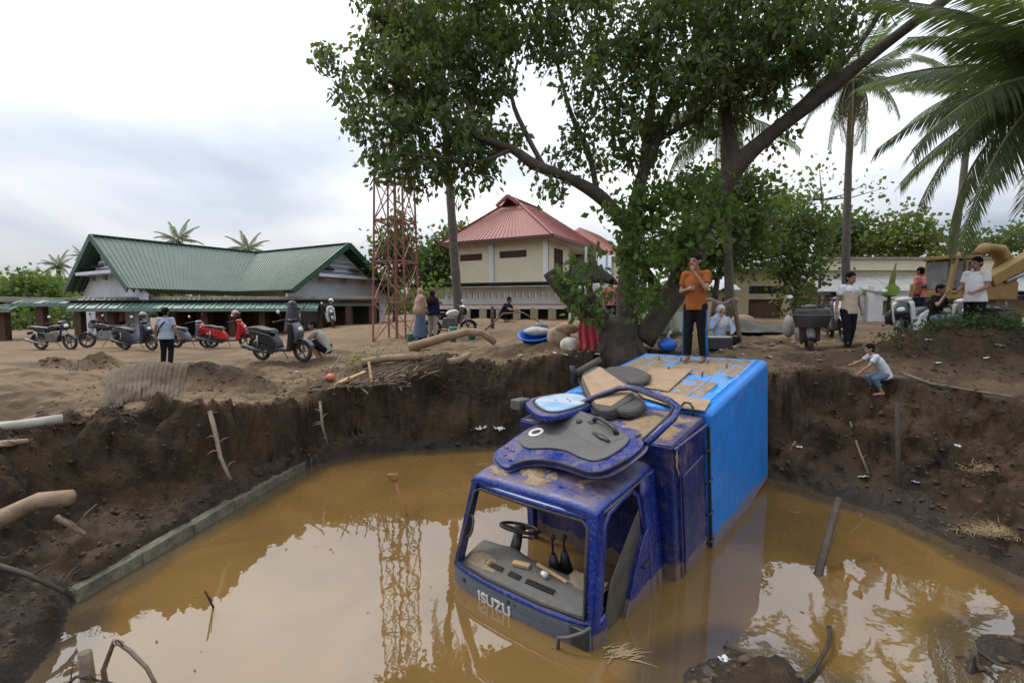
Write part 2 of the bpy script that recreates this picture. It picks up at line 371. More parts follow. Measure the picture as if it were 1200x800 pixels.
slopev = sm(.25, .9, np.hypot(gx, gy))
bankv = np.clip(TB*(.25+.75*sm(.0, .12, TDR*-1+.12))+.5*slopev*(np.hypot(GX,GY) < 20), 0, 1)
right_wet_shade = sm(3.6, 4.6, GX)*sm(8.4, 7.4, GY)*.9  # right bank: wet soil and the tree's shadow, both put into the colour
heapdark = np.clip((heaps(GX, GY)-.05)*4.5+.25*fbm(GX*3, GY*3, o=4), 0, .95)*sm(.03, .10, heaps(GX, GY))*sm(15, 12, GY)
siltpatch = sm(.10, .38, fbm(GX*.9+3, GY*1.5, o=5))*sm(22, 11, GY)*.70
vattr(gr, 'bank', np.clip(np.maximum(np.maximum(bankv, right_wet_shade), np.maximum(heapdark, siltpatch)), 0, 1))
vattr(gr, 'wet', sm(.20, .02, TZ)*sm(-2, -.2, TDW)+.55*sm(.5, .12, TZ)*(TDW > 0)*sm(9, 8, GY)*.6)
tag(gr, kind='structure')
# ------------------------------------------------------------ murky water
XS = np.arange(-6.5, 8.6, .10); YS = np.arange(1.7, 10.4, .10); WX, WY = np.meshgrid(XS, YS)
wd = pdist(WX, WY, WPOLY); wz, wb, _, _, _ = terrain(WX, WY)
ii = np.arange(WX.size).reshape(WX.shape); q = np.stack([ii[:-1,:-1], ii[:-1,1:], ii[1:,1:], ii[1:,:-1]], -1).reshape(-1, 4)
keep = (wd < .5)[:-1,:-1].ravel()
m, t, b = nodes('murky_water')
am = t.nodes.new('ShaderNodeAttribute'); am.attribute_name = 'depth'
murk = mixc(t, ramp2(t, nz(t, .5, 6, .6, 1.2), .34, .68), (.165, .097, .030), (.118, .068, .022))
murk = mixc(t, ramp2(t, nz(t, 55, 3, .5), .735, .76), murk, (.34, .27, .17))
dirty = t.nodes.new('ShaderNodeMath'); dirty.operation = 'SUBTRACT'
t.links.new(am.outputs['Fac'], dirty.inputs[0])
sc = t.nodes.new('ShaderNodeMath'); sc.operation = 'MULTIPLY'; sc.inputs[1].default_value = .5; t.links.new(nz(t, 2.2, 7, .65), sc.inputs[0])
t.links.new(sc.outputs[0], dirty.inputs[1])
t.links.new(mixc(t, ramp2(t, dirty.outputs[0], -.22, .35), (.075, .052, .028), murk), b.inputs['Base Color'])
b.inputs['Roughness'].default_value = .015; b.inputs['IOR'].default_value = 1.9
bn = t.nodes.new('ShaderNodeBump'); bn.inputs['Strength'].default_value = .028; bn.inputs['Distance'].default_value = .1
t.links.new(nz(t, 2.4, 3, .5), bn.inputs['Height']); t.links.new(bn.outputs[0], b.inputs['Normal'])
wo_ = npmesh('water', np.stack([WX, WY, np.zeros_like(WX)], -1).reshape(-1, 3), q[keep], m, smooth=True)
vattr(wo_, 'depth', np.clip(-wz/.45, 0, 1)); tag(wo_, kind='structure')
# ============================================================ THE SUNKEN TRUCK
M_BLUE = mat('cab_blue_paint', (.002, .012, .115), (.003, .022, .175), 3, .22, .55, 7, mud=.45, mscale=3.4, scuff_glint=.45, top=.6, tide=.16)
M_BLUEM = mat('cab_blue_paint_muddy', (.003, .018, .150), (.006, .036, .23), 3, .25, .6, 7, mud=.55, mscale=3.0, scuff_glint=.9, top=1.0)
M_BLUED = mat('cab_blue_paint_scraped', (.002, .010, .085), (.003, .018, .130), 2, .32, .6, 6, mud=.62, mscale=3.6, scuff_glint=.6, top=.9, tide=.2)
M_LBLUE = mat('cargo_blue_paint', (.006, .160, .54), (.009, .20, .62), 2, .35, .45, 3.5, mud=.46, mscale=2.6, scuff_glint=.55, tide=.22)
M_LBLUET = mat('cargo_blue_top_muddy', (.030, .22, .56), (.07, .31, .64), 2, .55, .25, 40, mud=.45, mscale=2.4, mcol=(.27, .23, .175), scuff_glint=.5, top=.62)
M_RUB = mat('black_rubber', (.012, .012, .012), (.03, .027, .022), 12, .7, .3, 60, mud=.3, mscale=7)
M_TRIM = mat('grey_trim_plastic', (.085, .083, .080), (.065, .064, .062), 4, .6, .2, 180, mud=.3, mscale=5, mcol=(.15, .12, .085))
M_DASH = mat('grey_dash_plastic', (.085, .084, .083), (.06, .059, .057), 4, .65, .3, 120, mud=.6, mscale=4, top=.5, mcol=(.19,.145,.095))
M_DARKP = mat('black_plastic', (.014, .014, .015), (.03, .028, .026), 8, .45, .1, 80, mud=.2, mscale=9)
M_PANEL = mat('grey_nose_panel', (.10, .12, .15), (.075, .09, .115), 3, .5, .2, 60, mud=.38, mscale=6)
M_CHROME = mat('chrome_letters', (.75, .73, .68), (.6, .58, .52), 10, .35, metal=.3)
M_WHITE = mat('off_white_plastic', (.72, .70, .66), (.6, .58, .52), 6, .5, mud=.15, mscale=8)
M_GLASSM = mat('muddy_glass', (.045, .043, .040), (.075, .068, .055), 5, .35, .1, 30, mud=.6, mscale=2.5, mcol=(.10, .082, .058))
M_SEAT = mat('wet_seat_cloth', (.075, .070, .064), (.05, .046, .042), 5, .85, .5, 90, mud=.45, mscale=5, mcol=(.16, .125, .085))
M_PLY = mat('muddy_plywood', (.33, .225, .135), (.25, .17, .10), 5, .85, .3, 40, mud=.4, mscale=2.5, mcol=(.28, .20, .125))
M_WOOD = mat('weathered_wood', (.22, .155, .095), (.15, .10, .06), 7, .85, .5, 60)
M_WOODL = mat('pale_split_wood', (.46, .29, .15), (.36, .22, .11), 7, .8, .4, 60)
TT_LOC = Vector((.041, 4.378, -2.544+EYE)); TT_ROT = (R(7.884), R(-.13), R(-39.52))
TM = Matrix.Translation(TT_LOC) @ Euler(TT_ROT, 'XYZ').to_matrix().to_4x4(); TMI = TM.inverted()
truck = thing('delivery_truck', 'wrecked blue delivery truck sunk nose-down in the muddy pool', 'truck', TT_LOC, rot=TT_ROT)
# ---- cab roof
def roof(u, v):
    u = u*2-1; a = max(0, 1-abs(u)**13)**.5; b = max(0, 1-(max(0, (.13-v)/.13))**2.2)**.5
    z = .738+.088*a*b
    for c in (-.62, -.31, 0, .31, .62): z += .014*math.exp(-((u-c)/.085)**4)*float(sm(.25, .4, v))
    return (u*(.735+.03*v), .27+1.06*v, z)
MB().grid(roof, 60, 30).build('cab_roof', M_BLUEM, truck, True, solid=.02)
MB().tube([(-.72,.30,.715),(-.4,.275,.722),(0,.265,.724),(.4,.275,.722),(.72,.30,.715)], .030, 8).build('windshield_header', M_BLUEM, truck, True)
for s in (-1, 1):
    pb = MB(); PP = [(s*.775,.0,-.32),(s*.775,.01,-.02),(s*.745,.125,.28),(s*.715,.225,.55),(s*.69,.305,.765)]; w_ = .125 if s > 0 else .10
    vv = []
    for x, y, z in PP: vv += [(x-s*w_*.5,y-.035,z), (x+s*w_*.35,y-.03,z), (x+s*w_*.5,y+.03,z), (x+s*w_*.45,y+.10,z), (x-s*w_*.35,y+.06,z)]
    pb.add(vv, [(i*5+k, i*5+(k+1) % 5, (i+1)*5+(k+1) % 5, (i+1)*5+k) for i in range(4) for k in range(5)]); pb.build('windshield_pillar', M_BLUE if s > 0 else M_BLUED, truck, bevel=.014, seg=3)
ring = [(-.745,-.035,.0),(-.3,-.075,-.005),(.3,-.075,-.005),(.745,-.035,.0),(.70,.10,.34),(.665,.235,.66),(.60,.262,.69),(0,.232,.695),(-.60,.262,.69),(-.665,.235,.66),(-.70,.10,.34)]
MB().tube(ring, .016, 6, closed=True).build('windshield_gasket', M_RUB, truck, True)
# ---- nose
def nose(u, v):
    x = (u*2-1)*.80; return (x, -.02-.075*(1-(abs(x)/.80)**3)-.02*math.sin(v*3.1), -.055-.42*v)
MB().grid(nose, 28, 8).build('nose_panel', M_PANEL, truck, True, solid=.015)
def strip(u, v):
    x = (u*2-1)*.80; return (x, -.028-.078*(1-(abs(x)/.80)**3)+.05*v-.01*math.sin(v*3.1), -.055+.045*v)
MB().grid(strip, 28, 3).build('cowl_strip', M_BLUE, truck, True, solid=.02)
k = MB().lathe([(.0,0),(.022,0),(.024,.008),(.012,.014),(.0,.014)], 14, Matrix.Translation((-.02,-.105,-.115)) @ Matrix.Rotation(R(90), 4, 'X')); k.build('nose_lock', M_DARKP, truck)
MB().lathe([(.0,0),(.012,0),(.012,.01),(.0,.01)], 10, Matrix.Translation((.055,-.103,-.118)) @ Matrix.Rotation(R(90), 4, 'X')).build('nose_bolt', M_DARKP, truck)
for x0 in (-.62, -.50, -.42): MB().box((x0,-.085,-.13), (.03,.012,.035)).build('nose_clip', M_DARKP, truck)
def nose_crease(x): return (x, -.112+.075*(abs(x)/.80)**3, -.15)
MB().tube([nose_crease(-.72+.12*i) for i in range(13)], .005, 5).build('nose_seam', M_RUB, truck)
# lettering on the nose
cu = bpy.data.curves.new('nose_letters', 'FONT'); cu.body = 'ISUZU'; cu.size = .150; cu.extrude = .006; cu.offset = .0035; cu.align_x = 'CENTER'; cu.space_character = 1.02
tmp = bpy.data.objects.new('t', cu); COL.objects.link(tmp); bpy.context.view_layer.update()
me = bpy.data.meshes.new_from_object(tmp.evaluated_get(bpy.context.evaluated_depsgraph_get())); bpy.data.objects.remove(tmp)
lt = link('nose_letters', me, M_CHROME, truck); lt.rotation_euler = (R(90), 0, R(-2)); lt.location = (-.20, -.119, -.248)
# corner panels and the broken mirror arm
for s in (-1, 1):
    MB().grid(lambda u, v: (s*(.79+.045*math.sin(u*1.57)), -.015+.17*(1-math.cos(u*1.57)), -.03-.55*v), 8, 6).build('corner_panel', M_BLUE, truck, True, solid=.015)
MB().box((.70,-.055,-.17), (.17,.06,.20)).build('headlight_hole', M_DARKP, truck, bevel=.015)
MB().tube([(.80,-.03,-.05),(.76,-.10,-.07),(.66,-.17,-.11),(.58,-.19,-.13),(.57,-.20,-.30)], .016, 7).build('mirror_arm', M_TRIM, truck, True)
MB().box((.57,-.20,-.31), (.035,.035,.06)).build('mirror_clamp', M_DARKP, truck, bevel=.006)
# ---- dashboard
def dash(u, v):
    x = (u*2-1)*.735; y = .0+.50*v-.07*(1-(abs(x)/.735)**3)*(1-v)
    z = -.035+.055*math.sin(min(1, v*1.6)*math.pi*.5)-.30*float(sm(.72, 1, v))
    z += .055*math.exp(-((x+.36)/.22)**2)*float(sm(.35, .7, v))*float(sm(1.02, .8, v))+.008*math.sin(x*17)*v
    return (x, y, z)
MB().grid(dash, 40, 20).build('dashboard', M_DASH, truck, True, solid=.012)
for xa, xb in ((-.47,-.24),(-.16,-.02),(.05,.36)):
    d = MB()
    for j in range(3): d.bar((xa,.085+.018*j-.02*(1-abs(xa)),.012+.004*j),(xb,.085+.018*j-.02*(1-abs(xb)),.012+.004*j), .010, .016)
    d.build('defroster_vent', M_DARKP, truck)
col_ = MB().tube([(-.37,.40,-.06),(-.37,.475,.06),(-.37,.52,.15)], [.062,.055,.045], 10).build('steering_column', M_DARKP, truck, True)
sw = thing('steering_wheel', None, None); sw.parent = truck; sw.location = (-.37,.545,.185); sw.rotation_euler = (R(-24), 0, 0)
MB().tube([(.205*math.cos(a), .205*math.sin(a), 0) for a in [i*2*math.pi/28 for i in range(28)]], .017, 8, closed=True).build('wheel_rim', M_DARKP, sw, True)
for a in (R(0), R(120), R(240)): MB().bar((0,0,-.02),(.2*math.cos(a+1.57),.2*math.sin(a+1.57),0), .05, .018).build('wheel_spoke', M_DARKP, sw, bevel=.005)
MB().lathe([(.0,-.04),(.06,-.04),(.062,0),(.05,.02),(0,.022)], 14).build('wheel_hub', M_DARKP, sw, True)
MB().tube([(-.37,.5,.11),(-.24,.5,.14),(-.17,.49,.15)], .011, 6).build('indicator_stalk', M_DARKP, truck, True)
for x0, y0, h in ((-.02,.62,.13),(.05,.72,.10)):
    g = MB().tube([(x0,y0,-.35),(x0,y0,h-.04),(x0+.01,y0,h)], .012, 6); g.ell((x0+.012,y0,h+.02), .030); g.tube([(x0,y0,-.25),(x0,y0,-.04)], [.08,.03], 10); g.build('gear_lever', M_DARKP, truck, True)
MB().tube([(-.735,.085,.22),(-.665,.10,.235),(-.645,.12,.29),(-.64,.15,.38),(-.66,.165,.425),(-.715,.165,.43)], .014, 7).build('grab_handle', M_TRIM, truck, True)
# ---- rear wall, pillars, side doors
MB().box((0,1.315,.47), (1.52,.03,.50)).build('rear_wall', M_BLUED, truck, bevel=.01)
MB().box((.28,1.318,-.26), (1.0,.03,.96)).build('rear_wall_lower', M_BLUED, truck, bevel=.01)
for s in (-1, 1): MB().bar((s*.80,1.26,-.6),(s*.745,1.28,.76), .09, .10).build('rear_pillar', M_BLUE, truck, bevel=.015)
MB().tube([(-.30,1.0,.40),(-.08,1.0,.385),(-.02,1.01,.38)], [.05,.05,.035], 10).build('sun_visor_roll', M_TRIM, truck, True)
hd = MB()
for x0 in (-.5,-.2,.1,.42): hd.tube([(x0,.42,.70),(x0+.03,.43,.62),(x0+.01,.47,.56+.02*math.sin(x0*9))], .006, 5)
hd.tube([(-.68,.34,.69),(-.3,.36,.66),(.2,.37,.67),(.66,.34,.69)], .02, 6)
hd.build('torn_roof_lining', M_RUB, truck, True)
MB().tube([(-.10,1.0,.66),(-.12,.98,.50),(-.10,1.0,.36),(-.13,1.0,.16)], .005, 5).build('dangling_wire', M_WHITE, truck, True)
MB().box((.1,1.28,.66), (1.3,.05,.10)).build('rear_header', M_DARKP, truck, bevel=.01)
# door on the far-right side of the picture (still hanging): frame, curved sill, panel, muddy glass
DX = .815
belt = [(1.06,.26),(.98,.24),(.88,.14),(.76,-.02),(.62,-.22),(.48,-.40),(.34,-.52),(.15,-.56)]
poly = belt+[(.10,-.85),(1.06,-.85)]
MY = Matrix(((0,0,1,0),(1,0,0,0),(0,1,0,0),(0,0,0,1)))
dr = MB().prism(poly, Matrix.Translation((DX-.045,0,0)) @ MY, .055).build('side_door', M_BLUE, truck, bevel=.018)
fr = MB(); pts = [(DX-.02,.08,-.50),(DX-.025,.12,-.1),(DX-.045,.26,.38),(DX-.07,.37,.63),(DX-.075,.46,.70),(DX-.075,.70,.725),(DX-.075,.90,.72),(DX-.06,.99,.64),(DX-.03,1.02,.2)]
MB().grid(lambda u, v: (DX-.005-.055*max(0,v-.55)*2, 1.04+.34*u, -.85+1.60*v), 4, 8).build('cab_side_panel', M_BLUE, truck, True, solid=.03)
fr.tube(pts, .030, 8).build('door_window_frame', M_BLUE, dr, True)
MB().tube([(x-.035, y, z) for x, y, z in pts], .018, 6).build('door_gasket', M_RUB, dr, True)
gl = [(1.0,.52),(.86,.44),(.70,.33),(.54,.22),(.40,.12),(.28,-.05),(.20,-.30),(.16,-.56),(.36,-.54),(.50,-.42),(.64,-.22),(.78,-.02),(.90,.12),(1.0,.22)]
MB().prism(gl, Matrix.Translation((DX-.045,0,0)) @ MY, .012).build('door_glass', M_GLASSM, dr, bevel=.003)
MB().tube([(DX+.012, y, z+.018) for y, z in belt], .014, 6).build('door_lip', M_BLUE, dr, True)
MB().bar((DX+.02,.90,-.05),(DX+.02,1.02,-.05), .03, .03).build('door_handle', M_DARKP, dr, bevel=.006)
# ---- dark blue bulkhead section behind the cab
BW = .968
MB().box((0,1.87,.06), (2*BW-.02,.96,1.90)).build('front_bulkhead', M_BLUED, truck, bevel=.03)
def tplate(u, v): return ((u*2-1)*(BW-.02), 1.40+.98*v, 1.012+.010*math.sin(u*19)*math.sin(v*11))
MB().grid(tplate, 30, 14).build('bulkhead_top_sheet', M_BLUEM, truck, True, solid=.01)
MB().box((BW+.004,1.90,-.10), (.026,.62,1.45)).build('bulkhead_side_panel', M_BLUED, truck, bevel=.012)
MB().bar((BW,1.52,1.0),(BW,1.52,-.9), .03, .035).build('corner_strip', M_BLUED, truck, bevel=.006)
MB().bar((BW+.01,1.40,.98),(BW+.015,2.34,.93), .03, .03).build('drip_rail', M_BLUEM, truck, bevel=.006)
MB().grid(lambda u, v: (BW+.008+.004*math.sin(v*9), 1.43+.05*u+.015*math.sin(v*13+u*3), .96-.30*v*(.6+.4*u)), 3, 8).build('torn_paint_flap', M_PLY, truck, True, solid=.006)
for z0 in (.62, .25, -.15, -.5): MB().tube([(BW+.0,2.27,z0),(BW+.05,2.31,z0+.03),(BW+.055,2.37,z0+.035)], .012, 6).build('hinge', M_DARKP, truck, True)
# ---- light blue cargo box
cb = MB().box((0,3.745,.09), (2*BW+.10,2.75,1.97)).build('cargo_box', M_LBLUE, truck, bevel=.085, seg=5)
def ctop(u, v):
    return ((u*2-1)*(BW-.08), 2.48+2.52*v, 1.080+.005*math.sin(u*21+v*5)*math.sin(v*14)-.004*math.cos(u*40))
MB().grid(ctop, 40, 30).build('cargo_top_sheet', M_LBLUET, truck, True)
for x0 in (-.55,-.18,.20,.58): MB().bar((x0,2.50,1.086),(x0,4.98,1.086), .030, .008).build('cargo_top_rib', M_LBLUET, truck, bevel=.005)
for y0 in (): MB().bar((-.85,y0,1.087),(.85,y0,1.087), .035, .012).build('cargo_cross_rib', M_LBLUET, truck, bevel=.005)
for x0, y0 in ((-.5,4.55),(-.15,4.6),(.3,4.5),(.62,4.35),(-.1,3.95),(.45,3.8)):
    MB().tube([(x0,y0,1.08),(x0,y0,1.14),(x0+.02,y0,1.15)], .012, 6).build('bent_bolt', M_WOOD, truck, True)
MB().box((BW+.02,2.372,.05), (.03,.02,1.7)).build('cargo_edge_shade', M_RUB, truck)  # black strip painted in for the shadow gap at the cargo overhang
MB().tube([(.70,2.36,1.05),(.70,2.35,1.12),(.74,2.34,1.165),(.80,2.33,1.165),(.84,2.32,1.12),(.84,2.31,1.02)], .013, 7).build('roof_handle', M_RUB, truck, True)
# ---- loose things thrown on the truck
def lay(name, label, cat, x, y, z, rz=0, tilt=(0,0), group=None):
    o = thing(name, label, cat); o.matrix_world = TM @ Matrix.Translation((x,y,z)) @ Euler((tilt[0], tilt[1], rz)).to_matrix().to_4x4(); return o

def tl(px, py, z):                       # photo pixel on the truck's own level z
    o = TMI @ Vector((0,0,EYE)); d = TMI.to_3x3() @ ray(px, py); return o+d*((z-o.z)/d.z)
# the driver's door, inner side up: local x across, y from sill to window frame
e1 = Vector((.48,.877,.215)).normalized(); e2 = Vector((.877,-.48,0)).normalized(); e3 = e2.cross(e1)
DM = Matrix.Identity(4)
for i_, e_ in enumerate((e2, e1, e3)): DM.col[i_] = (*e_, 0)
DM = TM @ Matrix.Translation((-.35,.50,.895)) @ DM
door = thing('loose_cab_door', 'torn-off blue truck door lying grey trim side up on the cab roof', 'door'); door.matrix_world = DM
low = [(-.42,-.09),(-.50,.16),(-.58,.32),(-.66,.76),(-.66,1.10),(.56,1.18),(.77,1.10),(.86,.80),(.86,.56),(.78,.46),(.56,.40),(.36,.34),(.18,.25),(.04,.10),(.02,-.10)]
lowc = chaikin(low)
MB().prism(lowc, Matrix.Translation((0,0,-.02)), .042).build('door_shell', M_BLUE, door, bevel=.012, seg=3)
MB().prism([(x*1.035, .55+(y-.55)*1.035) for x, y in lowc], Matrix.Translation((0,0,-.045)), .022).build('outer_skin', M_BLUED, door, bevel=.008)
wf = [(-.64,.98),(-.66,1.08),(-.66,1.44),(-.60,1.74),(-.50,1.83),(-.31,1.86),(.24,1.84),(.44,1.78),(.55,1.62),(.74,1.12)]
MB().tube([(x,y,.0) for x,y in wf], .038, 8).build('window_frame', M_BLUE, door, True)
MB().tube([(x*.94,1.08+(y-1.08)*.93,.02) for x,y in wf], .016, 6).build('window_gasket', M_RUB, door, True)
MB().tube([(x*1.005,y,.026) for x,y in lowc[26:-6]], .012, 6).build('door_seal', M_RUB, door, True)
trim = [(-.47,.26),(-.53,.50),(-.61,.80),(-.60,1.05),(.54,1.10),(.66,.96),(.71,.72),(.66,.58),(.48,.53),(.25,.51),(.06,.42),(-.16,.22)]
MB().prism(chaikin(trim), Matrix.Translation((0,0,.022)), .022).build('trim_panel', M_TRIM, door, bevel=.012, seg=3)
def trimup(u, v): return (-.5+1.02*u, .74+.33*v, .046+.022*math.sin(v*3.14)*math.sin(u*3.14)**.5)
MB().grid(trimup, 20, 8).build('arm_rest', M_TRIM, door, True)
S = Matrix.Translation((-.37,.47,.045))
MB().tube([S @ Vector((.072*math.cos(i*.2618), .072*math.sin(i*.2618), .004)) for i in range(24)], .019, 8, closed=True, sq=.7).build('speaker_ring', M_WHITE, door, True)
MB().lathe([(.0,.004),(.030,.010),(.055,.004),(.057,.0),(0,.0)][::-1], 20, S).build('speaker_cone', M_DARKP, door, True)
MB().tube([(.02,1.0,.05),(.03,1.01,.10),(.10,1.03,.115),(.30,1.02,.115),(.40,1.01,.11),(.44,1.0,.055)], [.025,.024,.022,.022,.024,.028], 8).build('pull_handle', M_DARKP, door, True)
MB().lathe([(.0,0),(.035,0),(.03,.03),(.0,.034)], 12, Matrix.Translation((-.11,.89,.06))).build('winder_knob', M_DARKP, door, True)
MB().box((.01,.98,.07), (.09,.07,.012)).build('switch_plate', M_DARKP, door, bevel=.004)
MB().tube([(.23,.86,.062),(.37,.86,.07),(.50,.865,.062)], [.02,.032,.02], 8, sq=.6).build('door_latch', M_DARKP, door, True)
for x, y in ((-.27,.02),(-.12,.02),(-.27,.12),(-.40,.10)): MB().box((x,y,.028), (.08,.035,.012)).build('sill_rib', M_BLUE, door, bevel=.004)
MB().box((.60,1.14,.03), (.03,.06,.012)).build('lock_striker', M_DARKP, door)
# blue panel with a pale inset
pp = [(612,470),(622,490),(640,500),(664,492),(697,470),(690,455),(660,452)]
c0 = tl(655, 474, 1.16)
bp = thing('blue_body_panel', 'crumpled blue door skin with a pale worn oval face, left of the loose door', 'car panel'); bp.matrix_world = TM @ Matrix.Translation(c0) @ Matrix.Rotation(R(-8), 4, 'X')
L0 = [tl(a, b, 1.16)-c0 for a, b in pp]
MB().prism(chaikin([(p.x, p.y) for p in L0]), Matrix.Translation((0,0,-.06)), .08).build('panel_shell', M_BLUEM, bp, bevel=.03, seg=3)
cx = sum(p.x for p in L0)/7; cy = sum(p.y for p in L0)/7
M_PALE = mat('worn_pale_blue', (.46,.47,.44), (.13,.30,.50), 2.2, .6, .15, 40, mud=.25, mscale=5)
MB().prism(chaikin([(cx+(p.x-cx)*.76+.03, cy+(p.y-cy)*.76) for p in L0]), Matrix.Translation((0,0,.015)), .03).build('pale_inset', M_PALE, bp, bevel=.015, seg=3)
MB().tube([(x, y, .025) for x, y in chaikin([(cx+(p.x-cx)*.82+.03, cy+(p.y-cy)*.82) for p in L0])], .012, 6, closed=True).build('inset_gasket', M_RUB, bp, True)
for a, b in ((-.06,.02),(.12,.06),(.02,.16)): MB().lathe([(0,0),(.014,0),(.014,.006),(0,.006)], 10, Matrix.Translation((a,b,.044))).build('rivet', M_DARKP, bp)
MB().box((L0[0].x+.05,L0[0].y-.10,-.02), (.16,.22,.13)).build('lamp_housing', M_TRIM, bp, bevel=.02)
# seats and boards
def cushion(name, label, pix, z, th, m=M_SEAT, tilt=0, group=None, cat='seat'):
    c = tl(*[sum(p[i] for p in pix)/len(pix) for i in (0,1)], z); o = thing(name, label, cat, group=group)
    o.matrix_world = TM @ Matrix.Translation(c) @ Matrix.Rotation(tilt, 4, 'X')
    P = [tl(a, b, z)-c for a, b in pix]
    k = MB().prism(chaikin([(p.x, p.y) for p in P]), Matrix.Translation((0,0,-th)), th).build('cushion', m, o, bevel=min(.06, th*.42), seg=4)
    MB().tube([(p.x*.99, p.y*.99, -th*.5) for p in P], .010, 6, closed=True).build('piping', M_RUB, k, True)
    return o, P
o, P = cushion('torn_seat', 'seat back with a bare brown board face tilted behind the loose door', [(677,441),(702,430),(752,459),(718,478),(694,474)], 1.20, .13, tilt=R(4))
MB().prism([(p.x*.80, p.y*.80) for p in P], Matrix.Translation((0,0,-.006)), .016).build('backing_board', M_PLY, o, bevel=.004)
MB().tube([P[0]+Vector((-.02,.0,.02)), P[1]+Vector((0,.02,.03))], .05, 10).build('bolster', M_SEAT, o, True)
MB().tube([P[0]+Vector((-.03,-.08,-.10)), P[0]+Vector((-.04,-.06,.05)), P[0]+Vector((-.04,-.05,.14))], [.05,.035,.04], 8).build('recliner_bracket', M_DARKP, o, True)
cushion('seat_cushion', 'grey seat cushion lying on the cargo roof behind the brown-faced seat back', [(704,430),(738,427),(763,436),(760,444),(742,448),(722,440)], 1.20, .11)
cushion('seat_cushion', 'rounded dark seat cushion seen through the window frame of the loose door', [(708,466),(735,460),(754,464),(757,474),(742,481),(714,477)], 1.16, .12)
def board(label, pix, z, th=.012):
    c = tl(*[sum(p[i] for p in pix)/len(pix) for i in (0,1)], z); P = [tl(a, b, z)-c for a, b in pix]
    o = MB().prism([(p.x, p.y) for p in P], None, th).build('plywood_sheet', M_PLY, None, bevel=.003); o.matrix_world = TM @ Matrix.Translation(c)
    return tag(o, label, 'board')
board('muddy brown plywood sheet flat on the cargo roof beside the standing man', [(736,451),(766,432.5),(812,432.5),(783,459)], 1.099)
board('muddy brown plywood strip beside the black roof handle', [(745,464),(783,461),(833,470),(826,482),(790,477)], 1.099)
# rubbish on the dashboard
def onDash(name, label, cat, mb, m, **k):
    o = mb.build(name, m, None, **k); o.matrix_world = TM; return tag(o, label, cat)
onDash('wood_scrap', 'long splinter of pale wood lying across the dashboard', 'wood scrap', MB().bar((.02,.30,.050),(.40,.24,.040), .035, .02), M_WOODL, bevel=.004)
onDash('wood_scrap', 'short block of wood beside the dashboard vents', 'wood scrap', MB().bar((-.20,.20,.045),(-.02,.24,.045), .06, .035), M_WOODL, bevel=.006)
onDash('mud_cake', 'lump of drying mud heaped on the end of the dashboard', 'mud lump', MB().grid(lambda u, v: (.34+.36*u, .22+.24*v, .012+.06*math.sin(u*3.14)*math.sin(v*3.14)*(1+.5*math.sin(u*17)*math.sin(v*13))), 16, 12), mat('dash_mud', (.30,.23,.16), (.2,.15,.1), 12, .9, .5, 60), smooth=True)
onDash('paper_cup', 'small crushed white cup lying on the dashboard', 'cup', MB().tube([(.14,.22,.05),(.20,.20,.055)], [.022,.030], 10), M_WHITE, smooth=True)

# dried mud caked on the truck: lumpy sheets that sink under the surface at their ragged edge
M_CAKE = mat('dried_mud_cake', (.30,.22,.14), (.22,.16,.10), 9, .95, .8, 50, spec=.1)
def cake(x0, x1, y0, y1, zf, seed, hgt=.030, n=46):
    X, Y = np.meshgrid(np.linspace(x0,x1,n), np.linspace(y0,y1,n)); U, V = np.meshgrid(np.linspace(-1,1,n), np.linspace(-1,1,n))
    hh = hgt*(.55+1.1*fbm(X*5+seed, Y*5, o=4)-1.15*(U*U+V*V))+.006*fbm(X*30, Y*30+seed, o=3)
    Z = zf(X, Y)+np.clip(hh, -.03, 1); ii = np.arange(n*n).reshape(n,n)
    o = npmesh('dried_mud', np.stack([X,Y,Z],-1).reshape(-1,3), np.stack([ii[:-1,:-1],ii[:-1,1:],ii[1:,1:],ii[1:,:-1]],-1).reshape(-1,4), M_CAKE, truck, True); tag(o, kind='stuff'); return o
def roofz(X, Y): return np.vectorize(lambda x, y: roof((np.clip(x/(.735+.03*max(0,(y-.27)/1.06)),-1,1)+1)/2, min(1,max(0,(y-.27)/1.06)))[2])(X, Y)+.012
cake(-.32,.18,.36,.80,roofz,3); cake(.30,.66,.50,.95,roofz,9,.02); cake(-.66,-.35,.36,.7,roofz,14,.018)
cake(-.9,.1,1.45,2.35,lambda X, Y: 1.022+0*X,21,.022); cake(.1,.92,1.5,2.36,lambda X, Y: 1.022+0*X,27,.020)
cake(-.3,.75,2.5,3.6,lambda X, Y: 1.086+0*X,33,.007); cake(-.2,.85,3.9,4.95,lambda X, Y: 1.086+0*X,41,.006); cake(-.88,-.2,3.4,4.9,lambda X, Y: 1.086+0*X,47,.007)
cake(-.68,-.30,.02,.22,lambda X, Y: .0+0*X+.16*(Y),55,.02)

for s in (-1, 1): MB().tube([(s*(.74),.33,.742),(s*.755,.7,.752),(s*.77,1.30,.752)], .011, 6).build('drip_rail', M_TRIM, truck, True)
MB().tube([(-.70,.29,.735),(-.35,.262,.742),(0,.255,.744),(.35,.262,.742),(.70,.29,.735)], .008, 6).build('header_rail', M_PALE, truck, True)
